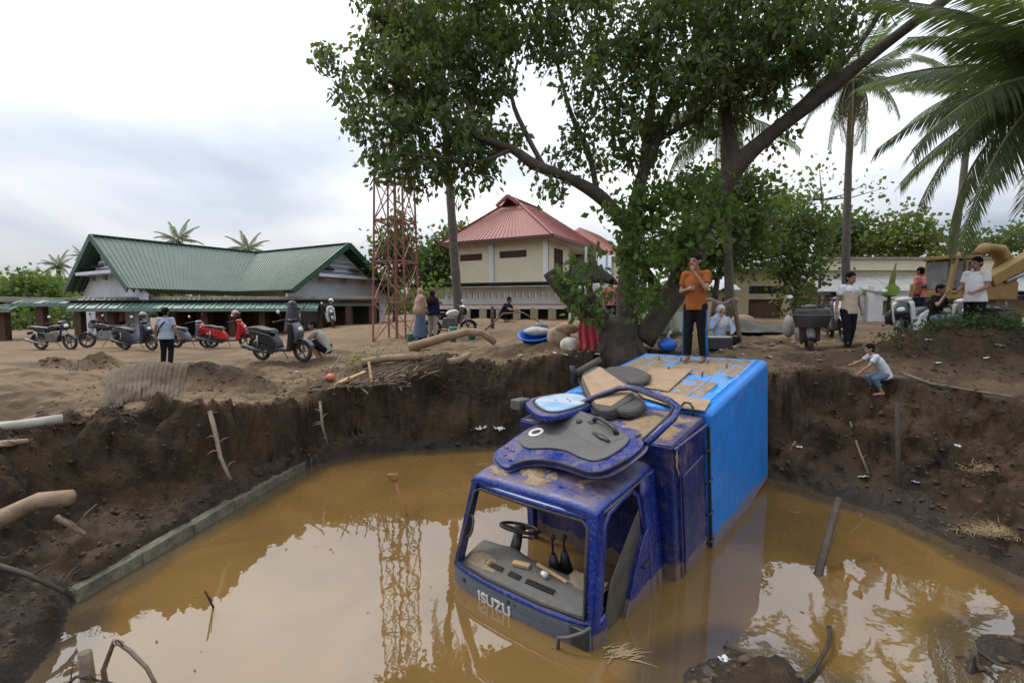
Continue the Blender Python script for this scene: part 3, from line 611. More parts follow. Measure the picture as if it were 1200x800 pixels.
# ============================================================ BUILDINGS, FENCE WALLS AND TOWER
M_GROOF = mat('green_metal_roof', (.082, .122, .090), (.060, .098, .070), 1.2, .5, .1, 20, mud=.15, mscale=1.2, mcol=(.12,.13,.09))
M_GDARK = mat('green_fascia', (.020, .075, .045), (.016, .055, .034), 2, .5)
M_AWN = mat('green_awning', (.12, .20, .165), (.085, .15, .12), 1.5, .45, mud=.25, mscale=1.6, mcol=(.22,.21,.16))
M_WALLW = mat('stained_white_wall', (.56, .58, .63), (.44, .46, .50), .9, .8, .1, 20, mud=.2, mscale=1.1, mcol=(.33,.29,.24))
M_CONC = mat('grey_concrete', (.30, .27, .21), (.20, .18, .14), 2, .9, .3, 30, mud=.4, mscale=2)
M_COLB = mat('brown_column_paint', (.085, .038, .020), (.05, .025, .015), 2, .7, mud=.4, mscale=2)
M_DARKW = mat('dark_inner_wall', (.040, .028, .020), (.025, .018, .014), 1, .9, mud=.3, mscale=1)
M_CREAM = mat('cream_wall', (.60, .53, .38), (.55, .49, .35), 1.1, .85, .05, 20, mud=.06, mscale=.9, mcol=(.36,.30,.20))
M_CREAMD = mat('flood_stained_cream', (.48, .41, .27), (.38, .31, .20), 1.3, .9, .1, 20, mud=.45, mscale=.8, mcol=(.27,.20,.12))
M_REDR = mat('red_metal_roof', (.235, .058, .042), (.18, .044, .033), 1.0, .55, .1, 20)
M_WHITEW = mat('white_wall_paint', (.66, .66, .66), (.56, .56, .56), 1.2, .8, mud=.1, mscale=1)
M_BLK = mat('black_sheet_roof', (.012, .011, .010), (.020, .018, .017), 2, .95, spec=.05)
M_SHUT = mat('dark_red_shutter', (.085, .018, .014), (.06, .014, .012), 4, .5)
M_WIN = mat('dark_window_glass', (.012, .012, .012), (.02, .02, .02), 2, .15)
M_TIN = mat('pale_tin_roof', (.52, .55, .58), (.42, .44, .46), 2, .4, .1, 20, metal=.2, mud=.12, mscale=2)
M_GREYR = mat('grey_sheet_roof', (.24, .24, .23), (.17, .17, .16), 1.5, .7, .2, 20, mud=.25, mscale=1.5)
M_ORA = mat('orange_band', (.55, .26, .15), (.48, .22, .12), 2, .8)
def V3(p, z): return Vector((p[0], p[1], z))
def slab(mb, pts, th, up=(0,0,1)):                      # thick sheet on a quad of points
    n = (Vector(pts[1])-Vector(pts[0])).cross(Vector(pts[-1])-Vector(pts[0])).normalized()
    if n.dot(Vector(up)) < 0: n = -n
    k = len(pts); v = [Vector(p) for p in pts]+[Vector(p)-n*th for p in pts]
    return mb.add(v, [tuple(range(k)), tuple(range(2*k-1, k-1, -1))]+[(i, i+k, (i+1) % k+k, (i+1) % k) for i in range(k)])
def lerp(a, b, t): return Vector(a)*(1-t)+Vector(b)*t
def roof_sheets(parent, e0, e1, r0, r1, n, m, th=.05, rib=.035, name='roof_sheet'):
    """sheets between eave e0-e1 and ridge r0-r1, every sheet with an upstanding seam"""
    for i in range(n):
        a, b = i/n, (i+1)/n; mb = MB(); g = .0
        P = [lerp(e0, e1, a+g), lerp(e0, e1, b-g), lerp(r0, r1, b-g), lerp(r0, r1, a+g)]
        slab(mb, P, th)
        nn = (P[1]-P[0]).cross(P[3]-P[0]).normalized(); nn = nn if nn.z > 0 else -nn
        for q in (0.02, .35, .68):
            mb.bar(lerp(P[0], P[1], q)+nn*rib*.4, lerp(P[3], P[2], q)+nn*rib*.4, rib*1.6, rib, nn)
        mb.build(name, m, parent)
# ---- green roofed L-shaped building
a_ = Vector((.506,.863,0)); b_ = Vector((.863,-.506,0)); HW = 3.75
RZ = EYE+3.78; EZ = EYE+1.0
A1 = Vector((-21.7,25.6,0)); VV = A1+a_*9.0; A2 = VV+b_*8.9
gb = thing('green_roofed_building', 'long white building with a green metal gable roof and veranda', 'building', (0,0,0))
up = lambda p, z: Vector((p.x, p.y, z))
# left wing: slopes to +b (front right) and -b; right wing: slopes to -a (front) and +a
Vin = VV-a_*HW+b_*HW
roof_sheets(gb, up(A1+b_*HW,EZ), up(Vin,EZ), up(A1,RZ), up(VV,RZ), 11, M_GROOF)
roof_sheets(gb, up(Vin,EZ), up(A2-a_*HW,EZ), up(VV,RZ), up(A2,RZ), 11, M_GROOF)
roof_sheets(gb, up(A1-b_*HW,EZ), up(VV-b_*HW+a_*HW,EZ), up(A1,RZ), up(VV,RZ), 8, M_GROOF)
roof_sheets(gb, up(VV-b_*HW+a_*HW,EZ), up(A2+a_*HW,EZ), up(VV,RZ), up(A2,RZ), 8, M_GROOF)
for P, d, n in ((A1, b_, -a_), (A2, a_, b_)):
    for s in (-1, 1):
        MB().bar(up(P+n*.03,RZ-.05), up(P+d*s*(HW+.05)+n*.03,EZ-.08), .06, .30).build('barge_board', M_GDARK, gb)
        for k in (.3,.6,.9): MB().bar(up(P-n*k,RZ-.16), up(P-n*k+d*s*HW*.98,EZ-.14), .07, .12).build('rafter', M_GDARK, gb)
MB().bar(up(A1,RZ+.03), up(VV,RZ+.03), .30, .06).build('ridge_cap', M_GDARK, gb); MB().bar(up(VV,RZ+.03), up(A2,RZ+.03), .30, .06).build('ridge_cap', M_GDARK, gb)
GZ0 = EYE-2.3
def gable(P, d, n, nm):
    c = P-n*.75; w = HW-.2
    mb = MB(); tri = [up(c-d*w,GZ0), up(c+d*w,GZ0), up(c+d*w,EZ-.1), up(c,RZ-.36), up(c-d*w,EZ-.1)]
    slab(mb, tri, .2, n); mb.build('gable_wall', M_WALLW, gb)
    z = EZ+.92
    for q in (.30, .62, .92): MB().bar(up(c+n*.12-d*(1.6-q),z+q*.9), up(c+n*.12+d*(1.6-q),z+q*.9), .08, .07).build('vent_ledge', M_WALLW, gb)
    MB().bar(up(c+n*.40-d*2.15,z-.05), up(c+n*.40+d*2.15,z-.05), .75, .16).build('sun_shade_slab', M_WALLW, gb)
    for q in (-1.5, 0, 1.5): MB().box(up(c+n*.25+d*q,z-.26), (.18,.18,.28)).build('shade_bracket', M_CONC, gb)
    for q in (-1.0, .9): MB().box(up(c+n*.06+d*q,z+.35), (.6,.6,.10)).build('vent_slot', M_DARKW, gb)
gable(A1, b_, -a_, 0); gable(A2, a_, b_, 1)
# gutter beam, awnings and columns of the veranda
PL = pt(92,352,24.6); PR = pt(442,348,27.4)
gA, gB = Vector((PL.x,PL.y,EYE+.42)), Vector((PR.x,PR.y,EYE+.52))
MB().bar(gA, gB, .9, .34).build('gutter_beam', M_CONC, gb, bevel=.02)
dv = (gB-gA).normalized(); nv = Vector((dv.y,-dv.x,0)); 
def awning(t0, t1, z0, z1, n, off=.4, dep=1.0):
    for i in range(n):
        p0 = lerp(gA, gB, t0+(t1-t0)*i/n); p1 = lerp(gA, gB, t0+(t1-t0)*(i+1)/n-.0015)
        P = [p0+nv*(off+dep), p1+nv*(off+dep), p1+nv*off, p0+nv*off]
        mb = MB(); slab(mb, [Vector((P[0].x,P[0].y,z0)), Vector((P[1].x,P[1].y,z0)), Vector((P[2].x,P[2].y,z1)), Vector((P[3].x,P[3].y,z1))], .04)
        mb.bar(Vector((P[0].x,P[0].y,z0-.06)), Vector((P[1].x,P[1].y,z0-.06)), .05, .16)
        for q in (.25,.5,.75):
            a, b = lerp(P[0],P[1],q), lerp(P[3],P[2],q); mb.bar(Vector((a.x,a.y,z0+.03)), Vector((b.x,b.y,z1+.03)), .05, .04)
        mb.build('awning_sheet', M_AWN, gb)
awning(.02, .80, EYE+.02, EYE+.52, 12); awning(.72, 1.0, EYE+.30, EYE+.58, 4, -.3, .9); awning(-.16, .13, EYE+.26, EYE+.44, 4, .1, .8); awning(-.46, -.15, EYE-.02, EYE+.20, 5, .2, .9)
MB().bar(lerp(gA,gB,-.32)+nv*-.5+Vector((0,0,.1)), lerp(gA,gB,0)+nv*-.5, 1.0, .25).build('gutter_beam', M_CONC, gb, bevel=.02)
for tq in (-.30,-.20,-.09,.02,.12,.215,.31,.41,.50,.60,.70,.80,.90,.985):
    p = lerp(gA, gB, tq)+nv*.45; MB().box((p.x,p.y,EYE-1.0), (.34,.34,2.35)).build('veranda_column', M_COLB, gb, bevel=.02)
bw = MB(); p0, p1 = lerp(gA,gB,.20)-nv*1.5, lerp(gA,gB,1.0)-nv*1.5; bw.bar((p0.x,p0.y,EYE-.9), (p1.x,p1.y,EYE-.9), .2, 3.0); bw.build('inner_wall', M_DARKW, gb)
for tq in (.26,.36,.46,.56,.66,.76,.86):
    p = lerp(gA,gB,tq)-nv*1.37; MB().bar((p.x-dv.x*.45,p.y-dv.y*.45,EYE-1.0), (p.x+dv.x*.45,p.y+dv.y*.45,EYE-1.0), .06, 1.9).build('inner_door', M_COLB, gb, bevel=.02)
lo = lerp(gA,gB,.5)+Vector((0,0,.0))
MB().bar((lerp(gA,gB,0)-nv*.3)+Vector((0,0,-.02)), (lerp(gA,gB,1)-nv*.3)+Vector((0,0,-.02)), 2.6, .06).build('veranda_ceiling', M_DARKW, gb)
# ---- cream house with the red roof
u_ = Vector((-.874,.486,0)); v_ = Vector((.486,.874,0)); C0 = Vector((2.45,29.9,0)); HE = EYE+4.45; LU = 8.6; LV = 11.0
hs = thing('red_roofed_house', 'two-storey cream house with a red hipped roof', 'house', (0,0,0))
B = C0+u_*.75+v_*.75; wu, wv = LU-1.5, LV-1.5; Z0 = EYE-1.2
def wall(o, a, b, z0, z1, m, holes=(), th=.22, name='wall'):
    """wall from a to b; holes are (t0, t1, z0, z1) openings along the wall"""
    a, b = Vector((a.x,a.y,0)), Vector((b.x,b.y,0)); Ln = (b-a).length; d = (b-a)/Ln; mb = MB()
    xs = sorted({0, Ln} | {h[0] for h in holes} | {h[1] for h in holes})
    for i in range(len(xs)-1):
        x0, x1 = xs[i], xs[i+1]; xm = (x0+x1)/2; hh = sorted([h for h in holes if h[0] < xm < h[1]], key=lambda h: h[2]); zz = z0
        for h in hh+[(0,0,z1,z1)]:
            if h[2] > zz+1e-4: mb.bar(a+d*x0+Vector((0,0,(zz+h[2])/2)), a+d*x1+Vector((0,0,(zz+h[2])/2)), th, h[2]-zz)
            zz = h[3]
    return mb.build(name, m, o), a, d
zf = EYE+1.75
holes = [(1.35,3.35,zf+1.55,zf+2.0),(4.7,6.5,zf+1.5,zf+1.95)]
wl, a0, d0 = wall(hs, B, B+u_*wu, Z0, HE-.12, M_CREAM, holes)
for h in holes:
    p = a0+d0*((h[0]+h[1])/2)-v_*.0; w = MB().bar(a0+d0*h[0]+Vector((0,0,(h[2]+h[3])/2)), a0+d0*h[1]+Vector((0,0,(h[2]+h[3])/2)), .04, h[3]-h[2]).build('window', M_SHUT, hs)
    for k in range(1, 5): q = h[2]+(h[3]-h[2])*k/5; MB().bar(a0+d0*h[0]-v_*.05+Vector((0,0,q)), a0+d0*h[1]-v_*.05+Vector((0,0,q)), .05, .02).build('louvre', M_SHUT, w)
for tq in (.02, 3.95, wu-.15): p = B+u_*tq-v_*.14; MB().box((p.x,p.y,(Z0+HE)/2-.05), (.30,.30,HE-Z0-.2), None).build('pilaster', M_WHITEW, hs, bevel=.02)
holes = [(.75,2.2,zf+.55,zf+2.15)]
wl, a0, d0 = wall(hs, B+v_*.12, B+v_*3.4, Z0, HE-.12, M_CREAM, holes)
for h in holes:
    w = MB().bar(a0+d0*h[0]+Vector((0,0,(h[2]+h[3])/2)), a0+d0*h[1]+Vector((0,0,(h[2]+h[3])/2)), .05, h[3]-h[2]).build('window', M_SHUT, hs)
    for k in (.02,.34,.66,.98): p = a0+d0*(h[0]+(h[1]-h[0])*k)-u_*.06; MB().bar((p.x,p.y,h[2]), (p.x,p.y,h[3]), .08).build('shutter_stile', M_SHUT, w)
R1 = B+v_*3.4+u_*1.6
wall(hs, B+v_*3.4, R1, Z0, HE-.12, M_CREAM); wall(hs, R1, R1+v_*5.2, Z0, HE-.12, M_CREAM, [(.6,1.6,zf+.1,zf+2.2),(2.4,4.2,zf+.7,zf+2.0)])
for k0, k1, z0, z1 in ((.6,1.6,zf+.1,zf+2.2),(2.4,4.2,zf+.7,zf+2.0)): MB().bar(R1+v_*k0+u_*.05+Vector((0,0,(z0+z1)/2)), R1+v_*k1+u_*.05+Vector((0,0,(z0+z1)/2)), .04, z1-z0).build('window', M_WIN, hs)
wall(hs, B+u_*wu, B+u_*wu+v_*wv, Z0, HE-.12, M_CREAM); wall(hs, B+u_*wu+v_*wv, B+v_*wv, Z0, HE-.12, M_CREAM)
for k in (4.2, 6.4, 8.8): p = B+v_*k-u_*1.0; MB().bar((p.x,p.y,Z0),(p.x,p.y,HE-.2), .16).build('porch_post', M_WHITEW, hs)
bal = [B+v_*3.5-u_*1.15, B+v_*9.3-u_*1.15]
MB().bar(V3(lerp(*bal,.5)-(bal[1]-bal[0])*.5+u_*1.2, zf-.08), V3(bal[1]+u_*1.2, zf-.08), 2.8, .18).build('balcony_floor', M_WHITEW, hs)
for z in (.35,.65,.95): MB().bar(V3(bal[0],zf+z), V3(bal[1],zf+z), .05).build('balcony_rail', M_WHITEW, hs)
# roof: hip at the front with a small gablet, ridge running back
E0 = C0; E1 = C0+u_*LU; E2 = E1+v_*LV; E3 = C0+v_*LV; mid = C0+u_*(LU/2); r0 = mid+v_*3.0; r1 = mid+v_*(LV-3.6); RZH = EYE+7.6
h0 = .80; f0 = lerp(up(E0,HE), up(r0,RZH), h0); f1 = lerp(up(E1,HE), up(r0,RZH), h0); rg = up(mid+v_*2.2,RZH)
def tri_sheets(o, e0, e1, t0, t1, n, m): roof_sheets(o, e0, e1, t0, t1, n, m, .05, .03)
tri_sheets(hs, up(E0,HE), up(E1,HE), f0, f1, 9, M_REDR)
tri_sheets(hs, up(E0,HE), up(E3,HE), up(r0,RZH), up(r1,RZH), 10, M_REDR); tri_sheets(hs, up(E1,HE), up(E2,HE), up(r0,RZH), up(r1,RZH), 10, M_REDR)
slab(MB(), [up(E3,HE), up(E2,HE), up(r1,RZH)], .05).build('roof_sheet', M_REDR, hs)
for P in (f0, f1): slab(MB(), [P, up(r0,RZH), rg], .05).build('gablet_roof', M_REDR, hs)
for P in (f0, f1): MB().bar(P+Vector((0,0,.05))-v_*.35, rg+Vector((0,0,.05))-v_*.1, .12, .22).build('gablet_trim', M_REDR, hs)
slab(MB(), [f0+v_*.2, f1+v_*.2, rg+v_*.5], .05, -v_).build('gablet_vent', M_DARKW, hs)
for a, b in ((E0,E1),(E0,E3),(E1,E2)): MB().bar(up(a,HE-.05), up(b,HE-.05), .08, .22).build('fascia', M_SHUT, hs)
MB().bar(up(lerp(E0,E1,.5)+v_*LV/2,HE-.13)-v_*LV*.47, up(lerp(E0,E1,.5)+v_*LV/2,HE-.13)+v_*LV*.47, LU*.96, .04).build('soffit', M_CREAM, hs)
for a in (E0, E1): MB().bar(up(a,HE+.05), up(r0,RZH+.05), .2, .06).build('hip_cap', M_REDR, hs)
MB().bar(rg+Vector((0,0,.04)), up(r1,RZH+.04), .25, .07).build('ridge_cap', M_REDR, hs)
# wing at the back right
wC = C0+v_*9.5-u_*1.2
tri_sheets(hs, up(wC,HE-.3), up(wC+v_*7,HE-.3), up(wC+u_*4+v_*2,HE+2.3), up(wC+u_*4+v_*7,HE+2.3), 6, M_REDR); tri_sheets(hs, up(wC,HE-.3), up(wC+u_*8,HE-.3), up(wC+u_*4+v_*2,HE+2.3), up(wC+u_*4+v_*2.1,HE+2.3), 6, M_REDR)
wall(hs, wC+u_*.7+v_*.7, wC+u_*.7+v_*6.5, Z0, HE-.35, M_CREAM)
# ---- white slotted balustrade wall with a black lean-to roof in front of the house
sw_ = thing('slotted_white_wall', 'white boundary wall with a row of slots under a black lean-to roof', 'wall', (0,0,0))
Wa = pt(505,361,28.2); Wb = pt(662,361,25.6); zb = EYE+.02; Ln = (Wb-Wa).xy.length
hl = []
k = .45
while k < Ln-.3: hl.append((k, k+.10, zb+.55, zb+.88)); k += .36
wall(sw_, Wa, Wb, zb, zb+1.18, M_WHITEW, hl, .16, 'slotted_panel')
dW = (Wb-Wa).normalized(); dW.z = 0; nW = Vector((dW.y,-dW.x,0))
MB().bar(V3(Wa+nW*.09,zb+.22), V3(Wb+nW*.09,zb+.22), .03, .07).build('orange_band', M_ORA, sw_); MB().bar(V3(Wa+nW*.12,zb+.04), V3(Wb+nW*.12,zb+.04), .12, .12).build('wall_ledge', M_WHITEW, sw_)
for i in range(8):
    p = lerp(Wa, Wb, (i+.3)/8); MB().box((p.x,p.y,zb-.7), (.4,.4,1.5)).build('wall_pier', M_CREAMD, sw_, bevel=.02)
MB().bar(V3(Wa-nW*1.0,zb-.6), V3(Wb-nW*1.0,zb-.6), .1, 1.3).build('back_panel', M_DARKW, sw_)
for i in range(7):
    p0, p1 = lerp(Wa,Wb,-.06+1.1*i/7), lerp(Wa,Wb,-.06+1.1*(i+1)/7-.004)
    slab(MB(), [V3(p0+nW*.9,zb+1.28), V3(p1+nW*.9,zb+1.28), V3(p1-nW*1.6,zb+1.52), V3(p0-nW*1.6,zb+1.52)], .06).build('lean_to_sheet', M_BLK, sw_)
MB().bar(V3(Wa+nW*.9-dW*.9,zb+1.25), V3(Wb+nW*.9+dW*.6,zb+1.25), .06, .16).build('lean_to_fascia', M_BLK, sw_)
# ---- porch roof with black tarp right of the wall
pc = thing('tarp_porch', 'low porch under a sagging black tarpaulin beside the red-roofed house', 'porch', (0,0,0))
q0, q1 = pt(668,330,24), pt(725,330,24)
MB().grid(lambda u, v: (q0.x+(q1.x-q0.x)*u, 24+2.5*v, EYE+1.15+.75*v**.7+.45*math.sin(u*3.14)*(.3+v)), 16, 10).build('tarpaulin', M_BLK, pc, True, solid=.03)
for u in (0,.5,1):
    x = q0.x+(q1.x-q0.x)*u; MB().bar((x,24,EYE-.9),(x,24,EYE+1.15), .09).build('porch_post', M_WHITEW, pc)
MB().bar((q0.x,24,EYE+1.05),(q1.x,24,EYE+1.05), .08, .12).build('porch_beam', M_WHITEW, pc)
for k in range(5): x = q0.x+(q1.x-q0.x)*(.55+.1*k); MB().bar((x,24.6,EYE-.5),(x,24.6,EYE+.7), .04).build('railing_bar', M_WHITEW, pc)
# ---- right hand low buildings
lb = thing('tin_roofed_shed', 'low cream slotted shed with a pale tin roof behind the standing man', 'shed', (0,0,0))
s0, s1 = pt(783,360,21.5), pt(857,360,21.0)
hl = [(k, k+.07, EYE+.22, EYE+.50) for k in (.25,.5,.75,1.7,1.95,2.2)]
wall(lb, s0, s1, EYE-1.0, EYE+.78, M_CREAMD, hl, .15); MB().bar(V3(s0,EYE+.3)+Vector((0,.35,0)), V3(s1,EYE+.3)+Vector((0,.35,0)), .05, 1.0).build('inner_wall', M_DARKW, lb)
for i in range(6):
    p0, p1 = lerp(s0,s1,-.08+1.16*i/6), lerp(s0,s1,-.08+1.16*(i+1)/6-.004)
    slab(MB(), [V3(p0+Vector((0,-.4,0)),EYE+.80), V3(p1+Vector((0,-.4,0)),EYE+.80), V3(p1+Vector((0,2.2,0)),EYE+1.95), V3(p0+Vector((0,2.2,0)),EYE+1.95)], .04).build('tin_sheet', M_TIN, lb)
cbd = thing('cream_store_building', 'cream walled store with one long dark window and flood stains', 'building', (0,0,0))
s0, s1 = pt(850,360,25.5), pt(934,360,25.5)
hl = [(1.15,2.85,EYE+.78,EYE+1.18),(1.15,2.85,EYE-.8,EYE+.50)]
wall(cbd, s0, s1, EYE-1.0, EYE+2.1, M_CREAMD, hl, .2)
w = MB().bar((s0.x+1.15,25.55,EYE+.98),(s0.x+2.85,25.55,EYE+.98), .04, .42).build('window', M_WIN, cbd)
for k in range(1,6): MB().bar((s0.x+1.15+.283*k,25.5,EYE+.78),(s0.x+1.15+.283*k,25.5,EYE+1.18), .03).build('window_bar', M_DARKW, w)
MB().bar((s0.x+1.15,25.55,EYE-.15),(s0.x+2.85,25.55,EYE-.15), .05, 1.3).build('shutter', M_COLB, cbd)
for i in range(6):
    x0 = s0.x-.4+.79*i; slab(MB(), [(x0,25.0,EYE+2.05),(x0+.785,25.0,EYE+2.05),(x0+.785,28.5,EYE+2.6),(x0,28.5,EYE+2.6)], .06).build('roof_sheet', M_GREYR, cbd)
lg = thing('long_low_building', 'long low cream building with grey sheet roof along the back of the yard', 'building', (0,0,0))
s0, s1 = pt(934,360,29), pt(1290,360,29)
wall(lg, s0, s1, EYE-1.0, EYE+2.25, M_CREAMD, [(k, k+1.1, EYE+.5, EYE+1.3) for k in (1.2,4.2,7.0,9.6,12.4,15)], .2)
for k in (1.2,4.2,7.0,9.6,12.4,15): MB().bar((s0.x+k,29.06,EYE+.9),(s0.x+k+1.1,29.06,EYE+.9), .04, .8).build('window', M_WIN, lg)
MB().bar((s0.x,28.9,EYE+2.55),(s1.x,28.9,EYE+2.55), .3, .62).build('parapet', M_CREAM, lg); MB().bar((s0.x-.1,28.85,EYE+2.93),(s1.x,28.85,EYE+2.93), .5, .12).build('coping', M_CONC, lg)
for i in range(9):
    x0 = s0.x+1.98*i; slab(MB(), [(x0,26.6,EYE+.95+.02*(i%3)),(x0+1.95,26.6,EYE+.95+.02*(i%2)),(x0+1.95,28.75,EYE+1.95),(x0,28.75,EYE+1.95)], .06).build('lean_to_sheet', M_GREYR, lg)
    MB().bar((x0+.1,26.75,EYE-1.0),(x0+.1,26.75,EYE+.93), .12).build('lean_to_post', M_WOOD, lg)
lw = thing('whitewashed_wall', 'low whitewashed masonry wall in front of the long low building', 'wall', (0,0,0))
s0, s1 = pt(985,360,23), pt(1062,360,23)
wall(lw, s0, s1, EYE-.9, EYE+.72, M_WHITEW, [(1.9,2.6,EYE-.3,EYE+.4)], .2, 'wall_panel')
MB().bar((s0.x,22.95,EYE+.77),(s1.x,22.95,EYE+.77), .3, .10).build('coping', M_CONC, lw)
for x in (1018, 1046): p = pt(x,360,22.8); MB().box((p.x,22.8,EYE+.1), (.28,.28,2.0)).build('wall_pier', M_WHITEW, lw, bevel=.02)
# ---- lattice tower
M_TRED = mat('tower_red_paint', (.27, .095, .070), (.19, .060, .046), 4, .6, mud=.2, mscale=3, mcol=(.20,.10,.06))
M_TWHI = mat('tower_white_paint', (.58, .55, .53), (.45, .42, .40), 4, .6, mud=.2, mscale=3, mcol=(.30,.18,.12))
tw = thing('lattice_tower', 'red and white steel lattice radio tower beside the palm trunk', 'tower', on(465,16.8))
TB = EYE-1.15; TH = [0,1.35,2.7,4.05,5.4,6.75,8.1,9.45,10.8,12.15,13.5,14.85]
half = lambda h: .72-.022*h
ang = R(33); tx = tw.location.x; ty = tw.location.y; tz = tw.location.z
def tc_(k, h): a = ang+k*math.pi/2; r = half(h)*1.15; return Vector((r*math.cos(a), r*math.sin(a), h-.12))
for k in range(4):
    for i in range(len(TH)-1):
        MB().tube([tc_(k,TH[i]), tc_(k,TH[i+1])], .036, 6).build('tower_leg', M_TWHI if 4 <= i < 7 or i > 9 else M_TRED, tw)
        m_ = M_TWHI if 4 <= i < 7 or i > 9 else M_TRED
        MB().bar(tc_(k,TH[i+1]), tc_(k+1,TH[i+1]), .06, .05).build('tower_ring_bar', m_, tw)
        if not (i == 0 and k == 1): MB().bar(tc_(k,TH[i]), tc_(k+1,TH[i+1]), .030, .026).build('tower_brace', m_, tw)
        if not (i == 0 and k in (0,3)): MB().bar(tc_(k+1,TH[i])+Vector((0,0,.01)), tc_(k,TH[i+1])+Vector((0,0,.01)), .030, .026).build('tower_brace', m_, tw)
MB().tube([(0,0,0),(0,0,14.8)], .05, 6).build('cable_riser', M_TRED, tw)
# ============================================================ TREES AND PALMS
M_BARK = mat('dark_bark', (.085, .066, .049), (.045, .034, .025), 5, .9, .9, 30, mud=.2, mscale=4, mcol=(.12,.09,.065))
M_BARKP = mat('palm_bark', (.115, .098, .080), (.075, .064, .052), 6, .9, .6, 30)
M_LEAF = leafmat('tree_leaves', (.130, .150, .052), (.062, .088, .030))
M_LEAFL = leafmat('young_leaves', (.115, .185, .036), (.065, .120, .026))
M_LEAFY = leafmat('yellow_green_leaves', (.16, .165, .030), (.075, .10, .022))
M_LEAFD = leafmat('dark_far_leaves', (.055, .090, .030), (.030, .055, .020))
M_PALM = leafmat('palm_leaflets', (.125, .150, .072), (.065, .090, .040))
M_PALMB = leafmat('dry_palm_leaflets', (.22, .16, .085), (.13, .095, .05))
M_RACH = mat('palm_rachis', (.16, .17, .07), (.11, .12, .05), 5, .6)
def leaf_mesh(name, C, size, m, parent, droop=.5, seed=1, wid=.42):
    """C: leaf base points (n,3); every leaf a folded diamond"""
    r = np.random.default_rng(seed); n = len(C)
    d = r.normal(size=(n,3)); d[:,2] -= droop*1.2; d /= np.linalg.norm(d, axis=1)[:,None]
    s = np.cross(d, r.normal(size=(n,3))); s /= np.linalg.norm(s, axis=1)[:,None]+1e-9
    nn = np.cross(d, s); L = size*r.uniform(.65, 1.3, n)[:,None]
    v = np.stack([C, C+d*L*.45+s*L*wid+nn*L*.08, C+d*L, C+d*L*.45-s*L*wid+nn*L*.08], 1).reshape(-1,3)
    return npmesh(name, v, np.arange(4*n).reshape(-1,4), m, parent)
def blob_pts(blobs, dens, depth, per, seed, spread=.28, flat=.8):
    """clumps of leaves filling the crown: blobs are (column, row, rx, ry, distance offset) ellipsoids of the crown"""
    r = np.random.default_rng(seed); P = []; cl = []
    for bx, by, rx, ry, do in blobs:
        d0 = depth+do; k = max(2, int(dens*rx*ry/1000)); Rx = rx/FPX*d0; Ry = ry/FPX*d0; c = np.array(pt(bx, by, d0))
        q = r.normal(size=(k,3)); q /= np.linalg.norm(q, axis=1)[:,None]; q *= r.uniform(.25, 1, (k,1))**.5
        q *= np.array([Rx, max(Rx,Ry)*1.1, Ry]); cl.append(c+q)
    cl = np.concatenate(cl)
    n = r.poisson(per, len(cl)); off = r.normal(size=(n.sum(),3))*spread*np.array([1,1,flat])
    return np.repeat(cl, n, 0)+off, cl
def limb(mb, pix, r0, r1, n=9, jit=.0):
    P = [pt(a, b, d) for a, b, d in pix]; m = len(P); Q = []; Rr = []
    for i in range(m-1):
        for k in range(4):
            t = k/4; p0, p1, p2, p3 = P[max(i-1,0)], P[i], P[i+1], P[min(i+2,m-1)]
            Q.append(.5*((2*p1)+(p2-p0)*t+(2*p0-5*p1+4*p2-p3)*t*t+(3*p1-p0-3*p2+p3)*t**3)); Rr.append(r0+(r1-r0)*((i+t)/(m-1)))
    Q.append(P[-1]); Rr.append(r1)
    Rr = [q*(1+.10*math.sin(7*i+r0*50)) for i, q in enumerate(Rr)]
    mb.tube(Q, Rr, n)
